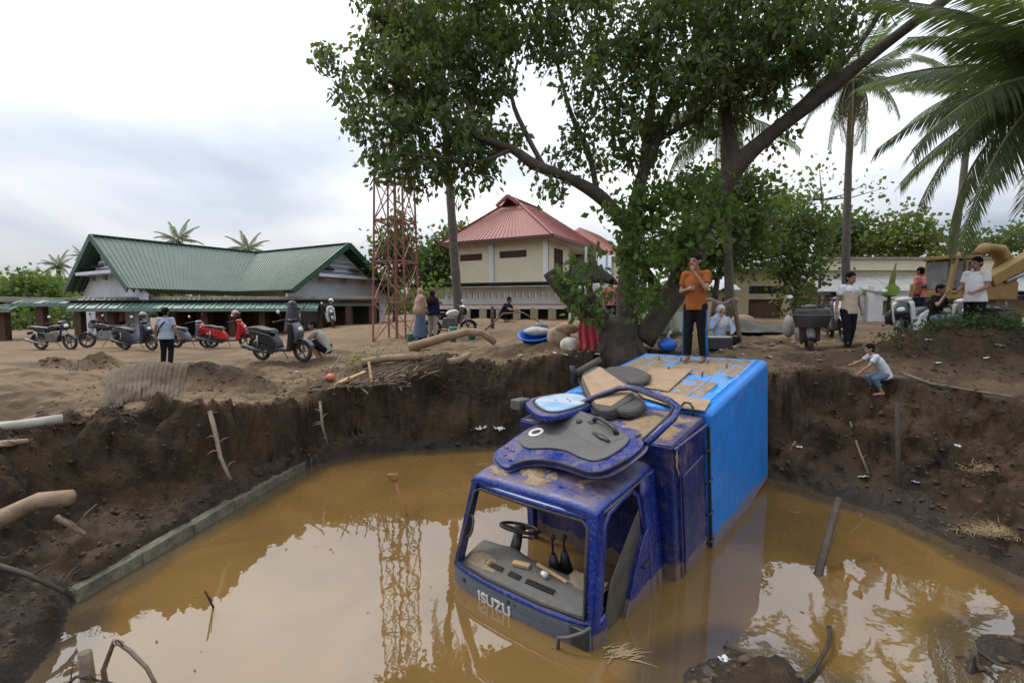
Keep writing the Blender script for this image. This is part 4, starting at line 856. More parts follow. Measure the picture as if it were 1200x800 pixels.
# ---- the big tree behind the truck
T0 = on(722, 11.55)
tree = thing('shade_tree', 'big spreading tree with leaning limbs behind the sunken truck', 'tree', T0)
def inv(o): o.matrix_parent_inverse = Matrix.Translation(-T0); return o
tr = MB()
tr.tube([T0+Vector((0.05,0,-.3)), T0+Vector((.03,0,.02)), T0+Vector((.02,0,.3)), T0+Vector((.05,0,.62)), T0+Vector((.10,0,.8))], [.78,.66,.56,.60,.45], 16, sq=.75)
for a in range(7):
    A = a*.9+.3; tr.tube([T0+Vector((.35*math.cos(A),.3*math.sin(A),.35)), T0+Vector((.62*math.cos(A),.5*math.sin(A),.02)), T0+Vector((.85*math.cos(A),.7*math.sin(A),-.22))], [.22,.12,.06], 8)
inv(tr.build('trunk', M_BARK, tree, True))
LIMBS = [([(722,390,11.5),(700,372,11.4),(675,352,11.2),(655,334,11.1),(644,318,11.1)],.30,.15),
 ([(712,392,11.4),(702,365,11.2),(692,345,11.1)],.16,.10),
 ([(738,398,11.5),(734,350,11.6),(736,300,11.7),(744,250,11.8),(753,205,11.9),(768,165,12),(792,112,12.1),(822,55,12.2),(846,-10,12.3),(860,-80,12.4)],.24,.06),
 ([(752,398,11.5),(785,352,11.5),(812,298,11.5),(834,243,11.4),(862,196,11.3),(902,158,11.2),(960,113,11),(1022,64,10.7),(1085,16,10.4),(1150,-30,10.2)],.31,.075),
 ([(905,156,11.2),(962,100,11.4),(1010,48,11.6),(1045,-8,11.8)],.10,.05),
 ([(742,275,11.7),(722,250,11.6),(700,228,11.5),(665,208,11.3),(628,194,11.2),(600,175,11.1),(560,160,11),(520,135,10.9),(480,105,10.8),(440,90,10.7)],.17,.04),
 ([(640,200,11.2),(618,160,11.4),(600,115,11.5),(607,70,11.6)],.07,.03),
 ([(755,203,11.9),(760,150,12.2),(768,80,12.4),(772,10,12.5),(770,-60,12.6)],.13,.05),
 ([(862,196,11.3),(852,140,11.6),(846,70,12),(842,0,12.2),(840,-80,12.4)],.17,.06),
 ([(770,165,12),(810,140,11.6),(850,100,11.2),(905,60,10.9),(940,10,10.7)],.08,.03),
 ([(700,228,11.5),(690,180,11.9),(668,130,12.2),(650,60,12.4),(640,0,12.5)],.08,.03),
 ([(760,150,12.2),(725,120,12.5),(700,80,12.7),(690,30,12.8)],.07,.03),
 ([(560,160,11),(540,100,11.5),(520,50,11.8),(500,0,12)],.06,.02),
 ([(600,175,11.1),(560,190,10.7),(520,185,10.4),(470,180,10.2)],.05,.02),
 ([(800,340,11.5),(812,310,11.2),(822,270,11),(828,230,10.9)],.06,.02),
 ([(738,300,11.7),(752,280,11.3),(764,250,11.1),(776,225,11)],.05,.02),
 ([(660,340,11.1),(668,318,11),(672,300,10.9)],.03,.012),([(692,345,11.1),(694,320,11),(690,300,10.9)],.03,.012)]
for pix, r0, r1 in LIMBS:
    mb = MB(); limb(mb, pix, r0, r1); inv(mb.build('limb', M_BARK, tree, True))
BL = [(500,12,75,22,.4),(440,8,26,14,.3),(590,20,50,28,.8),(560,50,44,26,.3),(505,48,52,20,.0),(455,55,36,18,-.4),(412,68,34,10,-.5),(385,70,12,6,-.5),(520,80,50,18,.4),(470,88,46,16,-.6),(575,92,34,24,.2),
 (432,112,34,11,-.6),(408,118,14,8,-.5),(490,118,50,18,-.2),(545,122,44,20,.4),(450,140,42,14,-.8),(510,152,48,18,-.5),(560,158,34,18,.1),(590,160,20,14,0),
 (425,158,18,8,-.9),(470,172,36,12,-.8),(530,182,40,13,-.5),(500,200,26,9,-.9),(455,202,22,9,-1.0),(440,184,14,7,-1.0),(565,195,26,12,-.2),(545,216,12,9,-.8),(490,216,14,7,-1.0),(600,0,60,24,1.0),
 (690,25,70,40,.6),(655,55,40,32,.3),(740,40,55,45,1.0),(720,90,50,30,.4),(680,105,34,20,-.3),(745,125,40,24,.5),(715,150,48,22,.2),(690,175,34,18,-.2),(735,185,40,20,.4),(655,215,26,12,-.3),(640,185,14,14,0),
 (790,40,60,45,.2),(800,95,50,34,-.4),(840,50,60,50,-.6),(870,100,48,30,-.5),(900,50,60,45,-.8),(935,25,50,40,-1.0),(790,150,24,20,.2),(840,135,40,24,.3),(760,190,20,12,0),(905,110,24,18,-.2),(960,70,30,24,-.6),(920,155,20,14,-.3),(990,30,30,24,-.6),
 (880,10,70,35,0),(760,-20,110,40,.4),(900,-40,120,50,-.4),(600,-50,130,45,.5),(470,-40,80,30,.2),(1020,-30,60,40,-.4)]
PA, ca = blob_pts(BL[:29], 24, 11.5, 30, 3, .14, 1.1); PB, cb2 = blob_pts(BL[29:], 14, 11.5, 28, 5, .15, 1.1)
P = np.concatenate([PA, PB]); cl = np.concatenate([ca, cb2])
# shoots carrying the leaf clumps
tg = MB(); r_ = random.Random(5)
for c in cl[::2]:
    c = Vector(c); e = c+Vector((r_.uniform(-.35,.35), r_.uniform(-.3,.3), r_.uniform(-.25,.1))); tg.tube([c+Vector((r_.uniform(-.3,.3),r_.uniform(-.3,.3),-.35)), c, e], [.014,.010,.004], 4, caps=False)
tag(inv(tg.build('twigs', M_BARK, tree)), kind='stuff')
tag(inv(leaf_mesh('crown', P, .175, M_LEAF, tree, .95, 4, .27)), kind='stuff')
BG = [(745,250,26,24,-.4),(757,292,26,34,-.7),(790,255,34,42,-.6),(822,225,26,36,-.5),(806,300,22,30,-.3),(775,215,18,14,-.5),(720,245,16,14,-.4),(730,285,14,16,-.6),(846,260,16,30,.2)]
P, cl = blob_pts(BG, 19, 11.3, 22, 9, .15, 1.0)
PH, cl = blob_pts([(668,318,14,24,-.4),(676,352,12,18,-.5),(694,312,10,20,-.4),(742,350,14,18,-.6),(700,368,12,14,-.7),(768,352,12,14,-.5),(740,310,10,14,-.5),(716,340,10,10,-.6)], 26, 11.2, 14, 11, .10, 1.4)
tag(inv(leaf_mesh('young_shoots', np.concatenate([P, PH]), .165, M_LEAFL, tree, .75, 12, .34)), kind='stuff')
# ---- palms
def frond_mesh(name, Ln, bend, nl, ll, m, seed, width=.045, hang=.6):
    r = random.Random(seed); v = []; f = []; path = []
    for i in range(13):
        t = i/12; path.append(Vector((Ln*t*(1-.10*bend*t), 0, .10*Ln*t-bend*Ln*.42*t*t)))
    rb = MB().tube(path, [.028*(1-.8*i/12)+.004 for i in range(13)], 5)
    lv = []; lf = []
    for s in (-1, 1):
        for i in range(nl):
            t = .10+.90*i/nl; k = t*12; a = min(int(k), 11); p = path[a].lerp(path[a+1], k-a); d = (path[a+1]-path[a]).normalized()
            l = ll*(math.sin(min(1, t*1.25+.12)*math.pi*.92))**.6*r.uniform(.8, 1.15)
            side = Vector((0, s, 0)); dirv = (side*.85+d*.55+Vector((0,0,-.25-hang*r.uniform(.3,1)))).normalized()
            w = d*width*.5; e = p+dirv*l*.55+Vector((0,0,-.02)); tip = p+dirv*l+Vector((0,0,-hang*l*.35))
            o = len(lv); lv += [p-w*.6, p+w*.6, e+w, tip, e-w]; lf += [(o,o+1,o+2,o+4),(o+2,o+3,o+4)]
    mb = MB(); mb.add(lv, lf); me = bpy.data.meshes.new(name); mb.add(rb.v, rb.f)
    me.from_pydata([tuple(q) for q in mb.v], [], mb.f); me.materials.append(m); me.materials.append(M_RACH)
    nl2 = len(lf); me.polygons.foreach_set('material_index', [0]*nl2+[1]*(len(mb.f)-nl2)); me.update(); return me
FR = [frond_mesh('frond', 3.0, b, 58, .62, M_PALM, i, .045, h) for i, (b, h) in enumerate(((.6,.5),(1.0,.8),(1.5,.9)))]
FRD = frond_mesh('frond_dry', 2.5, 1.9, 46, .5, M_PALMB, 9, .04, 1.0)
FRN = [frond_mesh('frond', 3.0, b, 96, .66, M_PALM, 20+i, .034, h) for i, (b, h) in enumerate(((.7,.5),(1.1,.8),(1.6,.9)))]
def palm(label, pix, r0, r1, n=20, scale=1.0, seed=1, dry=3, frs=None, azr=None, group='coconut palms around the yard', name='coconut_palm'):
    P = [pt(*q) for q in pix]; base = P[0]; o = thing(name, label, 'palm tree', base, group=group)
    mb = MB(); m = len(P); Q = []; 
    for i in range(m-1):
        for k in range(6): Q.append(P[i].lerp(P[i+1], k/6)-base)
    Q.append(P[-1]-base); rr = [(r0+(r1-r0)*i/(len(Q)-1))*(1.06 if i % 2 else .97) for i in range(len(Q))]
    mb.tube([Q[0]+Vector((0,0,-.6))]+Q, [r0*1.3]+rr, 9); mb.build('trunk', M_BARKP, o, True)
    r = random.Random(seed); top = P[-1]-base; frs = frs or FR
    for i in range(n+dry):
        d = i >= n; az = r.uniform(*azr) if azr else i*2.399+r.uniform(-.2,.2); el = (R(62)-R(95)*(i/n) if not d else R(-45))+r.uniform(-.12,.12)
        me = FRD if d else frs[0 if el > R(25) else (1 if el > R(-8) else 2)]
        fo = bpy.data.objects.new('frond', me); COL.objects.link(fo); fo.parent = o; fo.location = top
        fo.rotation_euler = Euler((r.uniform(-.2,.2), -el, az), 'XYZ'); fo.scale = [scale*r.uniform(.85,1.1)]*3
    cn = MB()
    for i in range(6): a = i*1.05; cn.ell(top+Vector((.22*math.cos(a),.22*math.sin(a),-.22)), (.10,.10,.13), 8, 6)
    cn.build('coconuts', M_RACH, o, True)
    return o
palm('tall coconut palm with brown hanging fronds behind the boy in the white shirt', [(992,384,18.5),(991,300,18.5),(994,200,18.5),(1000,92,18.5)], .155, .10, 20, .88, 3, 9)
palm('leaning grey coconut palm standing behind the excavator', [(1112,372,24),(1117,290,24),(1127,225,24),(1140,105,24)], .19, .12, 22, 1.15, 4, 2)
palm('coconut palm rising through the crown of the big shade tree', [(856,385,17),(853,300,17),(850,220,17),(848,135,17)], .16, .12, 18, 1.0, 5, 2)
palm('slender palm trunk beside the lattice tower with its top lost in foliage', [(538,376,20),(533,310,20),(527,220,20),(520,120,20),(516,50,20)], .20, .13, 16, 1.0, 6, 2)
palm('close coconut palm with long drooping fronds overhanging the pool bank', [(1395,440,9.4),(1355,300,9.4),(1305,180,9.4),(1262,88,9.4)], .24, .17, 40, 1.22, 8, 5, FRN)
for x, y, sc, lab in ((208,281,1.0,'distant palm top showing over the ridge of the left green gable'),(290,291,1.05,'distant palm top showing over the valley of the green roof'),(68,311,.75,'small distant palm above the trees left of the green roof'),(98,300,.6,'small distant palm touching the left slope of the green gable')):
    palm(lab, [(x+4,362,62),(x,y,62)], .25, .2, 14, sc, x, 0, None, None, 'far palms behind the green roof')
# ---- trees along the back of the yard
def bushy(label, base, blobs, d, leaf, m, dens, per, seed, spread=.4, limbs=None, name='broadleaf_tree', group='trees along the back of the yard', cat='tree', tr_=.14):
    B0 = pt(base[0], base[1], d); o = thing(name, label, cat, B0, group=group); mb = MB()
    bx = sum(b[0] for b in blobs)/len(blobs); by = max(b[1] for b in blobs)
    mb.tube([Vector((0,0,-.4)), Vector((.05,0,.4)), pt(bx*.6+base[0]*.4, (by+base[1])/2, d)-B0, pt(bx, by, d)-B0], [tr_*1.4, tr_*1.1, tr_, tr_*.6], 8)
    for b in blobs: q = pt(b[0], b[1], d+b[4])-B0; s_ = pt(bx, by+6, d)-B0; mb.tube([s_, s_.lerp(q,.5)+Vector((0,0,-.15)), q], [tr_*.55, tr_*.4, tr_*.15], 6)
    mb.build('trunk', M_BARK, o, True)
    P, _ = blob_pts(blobs, dens, d, per, seed, spread); c = leaf_mesh('crown', P-np.array(B0), leaf, m, o, .35, seed+50); tag(c, kind='stuff'); return o
bushy('dark dense tree standing behind the orange-shirted man', (830,385), [(850,260,48,50,0),(820,290,34,34,-1),(880,285,30,30,1),(835,225,34,26,1),(800,320,20,18,0),(866,215,24,20,0)], 19, .22, M_LEAFD, 26, 34, 21, .42)
bushy('rounded dark green tree in front of the cream store', (930,380), [(925,275,30,28,0),(945,255,26,22,0),(905,300,20,18,0),(935,310,22,26,-.5),(960,290,18,18,.5),(930,345,9,18,-1)], 22, .22, M_LEAFD, 28, 34, 22, .40)
bushy('thin pale tree with sparse feathery crown against the sky', (958,372), [(960,195,20,10,0),(945,215,14,7,0),(1015,215,20,8,0),(1030,222,12,6,0),(965,225,12,8,0),(930,222,10,6,0),(905,228,8,5,0)], 24, .22, M_LEAFL, 30, 8, 23, .45, tr_=.07)
bushy('yellow-green tree beyond the long low building', (1060,365), [(1060,275,30,20,0),(1035,285,22,14,0),(1085,288,26,14,0),(1062,258,18,10,0),(1020,295,16,10,0)], 40, .36, M_LEAFY, 60, 26, 24, .6)
bushy('mid green trees beyond the yellow-green tree', (1000,365), [(1000,270,26,18,0),(975,265,20,20,0),(1010,290,20,14,0),(985,290,24,16,0),(965,300,20,10,0)], 42, .36, M_LEAFD, 60, 26, 25, .6)
bushy('low dark tree above the long building beside the close palm', (1180,365), [(1170,283,34,14,0),(1140,292,24,10,0),(1205,280,26,16,0),(1120,296,20,8,0)], 44, .36, M_LEAFD, 60, 26, 26, .6)
bushy('dark tree behind the lattice tower', (462,385), [(462,285,20,24,0),(455,310,18,24,0),(478,300,16,26,0),(466,262,14,10,0)], 30, .28, M_LEAFD, 50, 26, 27, .42)
bushy('dark trees between the tower and the red-roofed house', (515,375), [(510,300,22,22,0),(530,285,16,20,0),(500,325,18,20,0),(540,272,12,10,0),(522,320,16,18,0),(490,310,14,16,0)], 46, .40, M_LEAFD, 70, 26, 28, .6)
bushy('bright green shrub at the foot of the wall beside the tower', (502,372), [(503,345,9,14,0),(512,338,8,10,0)], 22, .22, M_LEAFL, 40, 16, 29, .22, tr_=.05, name='shrub', cat='shrub')
bushy('green tree at the left end of the green-roofed building', (20,395), [(28,345,30,22,0),(10,360,26,20,0),(50,352,20,18,0),(60,335,12,10,0),(-15,350,26,26,0),(35,330,16,10,0)], 36, .34, M_LEAFL, 50, 26, 30, .5)
bushy('dark bushy thicket behind the veranda awning', (60,395), [(50,372,30,12,0),(20,380,30,10,0),(85,370,20,12,0),(-20,380,30,14,0)], 33, .34, M_LEAFD, 50, 26, 31, .45, name='thicket')
bushy('tall dark tree filling the gap between the red-roofed house and the tin shed', (770,375), [(760,320,24,26,0),(785,300,26,26,0),(740,300,16,20,0),(770,345,20,16,0),(800,285,24,22,0)], 30, .30, M_LEAFD, 40, 26, 33, .45)
bushy('mid green tree rising behind the cream store roof', (890,365), [(890,250,26,24,0),(915,245,20,18,0),(870,265,24,22,0),(900,285,30,18,0)], 34, .32, M_LEAFL, 44, 26, 34, .5)
# ---- banana plant
bn_ = thing('banana_plant', 'young banana plant with one upright bright leaf by the low white wall', 'plant', on(1040, 20.5))
MB().tube([(0,0,-.1),(.02,0,.6),(.0,0,1.3)], [.10,.085,.05], 8).build('stem', M_PALM, bn_, True)
for az, el, L_, w in ((.3,78,1.5,.13),(2.6,30,1.5,.35),(-.4,22,1.5,.35),(4.2,40,1.3,.3)):
    def bl(u, v): t = v; s = (u*2-1)*w*math.sin(min(1, t*1.1+.08)*3.0)**.6; x = L_*t*math.cos(R(el)); z = 1.15+L_*t*math.sin(R(el))-.45*t*t*math.cos(R(el)); return (x*math.cos(az)-s*math.sin(az), x*math.sin(az)+s*math.cos(az), z-abs(s)*.25)
    MB().grid(bl, 6, 12).build('leaf', M_PALM, bn_, True)
# ---- far wood closing the view behind the village: one mass, nobody could count it
r_f = np.random.default_rng(55); nb = 420; fx = r_f.uniform(-150, 150, nb); fy = r_f.uniform(62, 95, nb); fh = r_f.uniform(3.0, 6.6, nb)
cc = []
for x, y, hh in zip(fx, fy, fh):
    k = 46; q = r_f.normal(size=(k,3)); q /= np.linalg.norm(q,axis=1)[:,None]; q *= r_f.uniform(.3,1,(k,1))**.5; cc.append(np.array([x, y, 1.8+hh*.5])+q*np.array([3.4,2.6,hh*.55]))
cc = np.concatenate(cc); fo_ = leaf_mesh('distant_trees', cc, 1.25, M_LEAFD, None, .2, 71, .45); tag(fo_, 'far wood of mixed trees behind the village buildings', 'wood', kind='stuff')
# ============================================================ SCOOTERS AND EXCAVATOR
M_TYRE = mat('tyre_rubber', (.015,.015,.015), (.03,.028,.025), 8, .85, .3, 60, mud=.45, mscale=6)
M_ALLOY = mat('wheel_alloy', (.22,.22,.23), (.12,.12,.12), 6, .4, metal=.6, mud=.3, mscale=6)
M_STEEL = mat('fork_steel', (.35,.35,.36), (.25,.25,.25), 6, .35, metal=.7, mud=.2, mscale=6)
M_LAMP = mat('lamp_lens', (.75,.76,.78), (.6,.62,.65), 3, .12)
M_BSEAT = mat('black_vinyl', (.012,.012,.012), (.02,.019,.018), 6, .5, mud=.25, mscale=6)
M_REDL = mat('red_lens', (.45,.02,.015), (.35,.015,.01), 3, .2)
PAINT = {}
def paint(n, c, mud=.3):
    if n not in PAINT: PAINT[n] = mat(n+'_scooter_paint', c, tuple(x*.8 for x in c), 3, .3, mud=mud, mscale=5)
    return PAINT[n]
XZ = Matrix(((1,0,0,0),(0,0,-1,0),(0,1,0,0),(0,0,0,1)))       # profile x,z extruded along -y
def side(mb, prof, w, y=0): return mb.prism(prof, Matrix.Translation((0,y+w/2,0)) @ XZ, w)
def wheel(o, x, r=.28, w=.095):
    t = thing('wheel', None, None); t.parent = o; t.location = (x,0,r)
    MB().tube([((r-w*.45)*math.cos(a), 0, (r-w*.45)*math.sin(a)) for a in [i*2*math.pi/20 for i in range(20)]], w*.5, 8, closed=True).build('tyre', M_TYRE, t, True)
    m = MB().tube([((r-w*.95)*math.cos(a), 0, (r-w*.95)*math.sin(a)) for a in [i*2*math.pi/20 for i in range(20)]], .018, 6, closed=True)
    for k in range(5): a = k*2*math.pi/5; m.bar((0,0,0), ((r-w)*math.cos(a),0,(r-w)*math.sin(a)), .03, .02, (0,1,0))
    m.lathe([(0,-.05),(.045,-.05),(.045,.05),(0,.05)], 10, Matrix.Rotation(R(90),4,'X')); m.build('rim', M_ALLOY, t, True)
def scooter(label, loc, head, col, col2=None, group='motor scooters parked around the yard', style='scooter', steer=0.0, lean=R(6), mirrors=True, name='motor_scooter'):
    rz = math.atan2(head[1], head[0]); o = thing(name, label, 'scooter' if style == 'scooter' else 'motorcycle', loc, group=group, rot=(lean,0,rz)); p = col; p2 = col2 or col
    wheel(o, .68, .27 if style == 'scooter' else .30); wheel(o, -.56, .27 if style == 'scooter' else .30)
    if style == 'scooter':
        side(MB(), [(-.92,.82),(-.62,.79),(-.15,.69),(.0,.52),(.06,.33),(-.22,.34),(-.50,.50),(-.80,.72)], .27).build('tail_body', p, o, bevel=.045, seg=3)
        side(MB(), [(-.84,.855),(-.55,.87),(-.34,.82),(-.12,.80),(-.04,.70),(-.3,.72),(-.84,.80)], .25).build('seat', M_BSEAT, o, bevel=.035, seg=3)
        side(MB(), [(-.06,.27),(.42,.27),(.46,.34),(-.02,.35)], .30).build('foot_board', M_BSEAT, o, bevel=.02)
        side(MB(), [(.34,.30),(.48,.28),(.60,.62),(.56,.98),(.46,1.00),(.43,.68)], .40).build('leg_shield', p, o, bevel=.06, seg=3)
        side(MB(), [(.48,.40),(.64,.55),(.72,.74),(.66,.88),(.54,1.0),(.50,.70)], .28).build('front_cowl', p2, o, bevel=.06, seg=3)
        side(MB(), [(-.70,.40),(-.20,.22),(.0,.24),(.02,.36),(-.30,.42),(-.60,.46)], .20).build('engine_case', M_BSEAT, o, bevel=.03)
    else:
        side(MB(), [(-.95,.88),(-.55,.80),(-.20,.76),(-.20,.66),(-.60,.68),(-.9,.80)], .18).build('tail_body', p2, o, bevel=.03)
        side(MB(), [(-.85,.90),(-.5,.86),(-.12,.84),(-.10,.77),(-.5,.78),(-.85,.84)], .22).build('seat', M_BSEAT, o, bevel=.03)
        side(MB(), [(-.15,.78),(.02,.90),(.25,.94),(.36,.86),(.32,.72),(-.05,.68)], .26).build('fuel_tank', p, o, bevel=.06, seg=3)
        side(MB(), [(-.28,.30),(.22,.28),(.30,.50),(.22,.66),(-.2,.64)], .24).build('engine_case', M_ALLOY, o, bevel=.04)
        MB().tube([(.40,0,.90),(.34,0,.60),(.25,0,.32)], .035, 8).build('frame_tube', M_BSEAT, o, True)
        side(MB(), [(.42,.78),(.60,.72),(.64,.95),(.52,1.05)], .24).build('front_cowl', p2, o, bevel=.05)
    for s in (-1,1): MB().tube([(.50,s*.075,.86),(.60,s*.075,.55),(.68,s*.075,.27)], [.03,.028,.022], 7).build('fork_leg', M_STEEL if style != 'scooter' else M_BSEAT, o, True)
    MB().grid(lambda u, v: (.68+.33*math.cos(R(20)+R(130)*u), (v-.5)*.15, .28+.33*math.sin(R(20)+R(130)*u)-abs(v-.5)*.05), 12, 4).build('front_mudguard', p2, o, True, solid=.012)
    MB().grid(lambda u, v: (-.56+.34*math.cos(R(60)+R(125)*u), (v-.5)*.15, .28+.34*math.sin(R(60)+R(125)*u)), 10, 3).build('rear_mudguard', M_BSEAT, o, True, solid=.012)
    MB().box((-.95,0,.62), (.015,.20,.10)).build('number_plate', M_BSEAT, o)
    MB().ell((-.90,0,.78), (.04,.09,.035), 8, 6).build('tail_lamp', M_REDL, o, True)
    MB().ell((.66 if style == 'scooter' else .62,0,.80 if style == 'scooter' else .90), (.055,.10,.065), 10, 7).build('headlight', M_LAMP, o, True)
    MB().ell((.47,0,1.03), (.11,.16,.06), 10, 7).build('handlebar_cover', p, o, True)
    MB().tube([(.30,-.36,1.03),(.40,-.22,1.06),(.46,0,1.03),(.40,.22,1.06),(.30,.36,1.03)], .016, 7).build('handlebar', M_BSEAT, o, True)
    for s in (-1,1):
        MB().tube([(.30,s*.36,1.03),(.24,s*.40,1.02)], .022, 7).build('grip', M_BSEAT, o, True)
        if mirrors:
            q = MB().tube([(.38,s*.26,1.06),(.40,s*.30,1.18),(.40,s*.33,1.24)], .008, 5); q.build('mirror_stalk', M_BSEAT, o, True)
            MB().ell((.39,s*.35,1.27), (.02,.06,.045), 8, 6).build('mirror', M_LAMP if s < 0 else M_BSEAT, o, True)
    MB().tube([(-.1,-.13,.22),(-.35,-.16,.25),(-.55,-.18,.30),(-.95,-.19,.40)], [.025,.03,.05,.055], 9).build('exhaust', M_ALLOY if style != 'scooter' else M_BSEAT, o, True)
    MB().tube([(-.95,-.19,.40),(-.98,-.19,.41)], [.045,.03], 8).build('exhaust_tip', M_STEEL, o, True)
    MB().tube([(-.05,.12,.28),(.0,.24,.02)], .012, 5).build('side_stand', M_BSEAT, o)
    for s in (-1,1): MB().tube([(-.52,s*.12,.66),(-.56,s*.11,.30)], .028, 7).build('shock_absorber', M_STEEL, o, True)
    return o
def helmet(label, loc, m, rz=0):
    o = thing('helmet', label, 'helmet', loc, rz, 'helmets hung on the scooters')
    MB().ell((0,0,0), (.125,.155,.13), 14, 10).build('helmet_shell', m, o, True); MB().grid(lambda u, v: (.11*math.sin((u-.5)*2.4), -.115-.05*math.cos((u-.5)*2.4), -.08+.10*v), 10, 4).build('visor', M_DARKP, o, True, solid=.008); return o
BLACK = paint('black', (.012,.013,.016)); WHITE = paint('white', (.62,.62,.61)); RED = paint('red', (.45,.012,.015)); GREY = paint('grey', (.11,.12,.135)); NAVY = paint('navy', (.02,.027,.05))
s1 = on(328, 12.2); scooter('black scooter with a grey nose being fixed by the squatting man', s1, (1,-.30), BLACK, GREY)
jk = thing('hanging_jacket', 'dark jacket hanging over the handlebar of the black scooter being fixed', 'jacket', s1+Vector((.36,-.14,.7)))
MB().grid(lambda u, v: (.02+(.10+.09*v)*math.cos(u*6.28), (.10+.16*v**.7)*math.sin(u*6.28), .72-.72*v+.02*math.sin(u*19)), 18, 10).build('jacket_body', M_BSEAT, jk, True, solid=.012); MB().ell((.02,0,.70), (.11,.13,.10), 10, 7).build('jacket_hood', M_BSEAT, jk, True)
s2 = on(266, 18.6); scooter('red scooter with a pink helmet on its mirror by the veranda', s2, (1,.12), RED); helmet('pink helmet on the red scooter', s2+Vector((.42,-.15,1.30)), paint('pink', (.42,.16,.17)), R(60))
s3 = on(222, 19.2); scooter('grey scooter with a red and white bag on its front, beside the red scooter', s3, (1,-.1), GREY, RED)
s4 = on(160, 18.0); scooter('navy scooter with a dark helmet on the handlebar behind the walking man', s4, (1,-.25), NAVY); helmet('dark silver helmet on the navy scooter', s4+Vector((.40,-.2,1.28)), paint('silver', (.20,.21,.23)), R(20))
scooter('dark motorcycle with white rear wheel parked beside the veranda columns', on(124, 18.9), (-1,-.15), BLACK, GREY, style='bike', name='motorcycle')
scooter('black motorcycle standing by the awning posts beside the thicket', on(63, 18.3), (1,-.12), BLACK, NAVY, style='bike', name='motorcycle')
s5 = on(388, 25.5); scooter('white scooter with a white helmet on it in front of the dark veranda', s5, (.55,-1), WHITE, GREY); helmet('white helmet on the white scooter', s5+Vector((.1,-.2,1.35)), WHITE, 0)
scooter('dark scooter in the shade under the veranda roof', on(352, 25.6), (.4,-1), BLACK, GREY)
scooter('black motorcycle with a white tank between the two women and the palm trunk', on(526, 17.2), (1,.25), WHITE, BLACK, style='bike', name='motorcycle')
s6 = on(949, 11.0); scooter('dusty scooter with a grey tub strapped across its front', s6, (-.47,-.88), paint('dusty', (.085,.08,.072), .5), lean=R(3))
tb_ = thing('plastic_tub', 'grey plastic tub strapped across the front of the dusty scooter', 'tub', s6+Vector((-.30,-.55,.60)), R(-28))
MB().lathe([(.0,0),(.30,0),(.36,.24),(.39,.25),(.39,.28),(.33,.28),(.28,.04),(0,.04)], 20, Matrix.Diagonal((1,.55,1,1))).build('tub_shell', mat('grey_tub', (.13,.13,.125), (.09,.09,.085), 5, .6, mud=.4, mscale=5), tb_, True)
MB().box((0,.05,.33), (.62,.30,.13)).build('tub_load', mat('load_cloth', (.12,.12,.11), (.05,.05,.045), 9, .9, .4, 30), tb_, bevel=.05)
sb_ = thing('saddle_bag', 'pale sack hanging at the side of the dusty scooter', 'bag', s6+Vector((-.40,.12,.35)), R(-28))
MB().ell((0,0,.25), (.13,.28,.26), 12, 9).build('bag_body', mat('pale_sack', (.42,.42,.40), (.30,.29,.27), 6, .8, .4, 20, mud=.3), sb_, True); MB().tube([(0,-.1,.48),(.12,-.1,.58),(.3,-.05,.6)], .012, 5).build('bag_strap', M_BSEAT, sb_, True)
scooter('grey scooter parked behind the boy in the white shirt', on(981, 12.4), (-.35,-.94), GREY, WHITE)
scooter('white scooter half hidden behind the dark earth mound', on(1072, 11.0), (-.80,-.60), WHITE, BLACK)
scooter('dark scooter behind the white-shirted man on the mound', on(1178, 11.6), (.8,-.5), BLACK, GREY)
scooter('second white scooter standing between the jeans-clad man and the excavator', on(1122, 12.2), (-.4,-.9), WHITE, GREY)
# ---- excavator
M_YEL = mat('excavator_yellow', (.235,.145,.035), (.18,.105,.03), 2, .7, mud=.6, mscale=2)
ex = thing('excavator', 'yellow tracked excavator with its arm reaching over the yard', 'excavator', on(1112, 17.5), R(8))
for s in (-1,1):
    MB().tube([(1.5*math.cos(a) if abs(math.cos(a)) > .0 else 0, s*.95, .38+.36*math.sin(a)) for a in [i*2*math.pi/24 for i in range(24)]], .13, 6, closed=True).build('track', M_TYRE, ex, True)
    MB().box((0,s*.95,.38), (2.6,.30,.45)).build('track_frame', M_BSEAT, ex, bevel=.05)
MB().box((0,0,.85), (1.9,1.5,.25)).build('turntable', M_BSEAT, ex, bevel=.04)
MB().box((.55,.1,1.30), (2.2,2.0,.70)).build('engine_deck', M_YEL, ex, bevel=.10, seg=3)
MB().box((1.35,.1,1.78), (.7,1.9,.5)).build('counterweight', M_YEL, ex, bevel=.16, seg=3)
cb_ = MB()
for x in (-1.25,-.15):
    for y in (-.95,-.05): cb_.bar((x+( .25 if x < -1 else 0),y,2.35),(x,y,1.0), .13)
cb_.box((-.62,-.5,2.40), (1.15,1.05,.12)); cb_.box((-.70,-.5,1.15), (1.2,1.0,.30)); cb_.bar((-.62,-.97,2.3),(-.66,-.97,1.2), .10); cb_.build('cab', M_YEL, ex, bevel=.02)
MB().box((-.66,-.45,1.82), (.95,.72,.95)).build('cab_glass', mat('cab_glass', (.10,.11,.11), (.20,.21,.21), 2, .1), ex, bevel=.02)
MB().tube([(-.3,-.5,2.46),(-.3,-.5,2.62)], .09, 10).build('beacon', M_ORA, ex, True)
bm = MB().bar((.5,-.75,1.6),(2.1,-.9,2.5), .45, .40); bm.bar((2.0,-.9,2.45),(5.6,-1.0,1.95), .40, .38); bm.build('boom', M_YEL, ex, bevel=.05)
MB().box((3.2,-1.0,1.55), (1.9,.5,.50)).build('tool_box', M_BSEAT, ex, bevel=.05); MB().tube([(1.0,-.95,1.6),(2.6,-1.0,2.25)], .07, 8).build('hydraulic_ram', M_STEEL, ex, True)
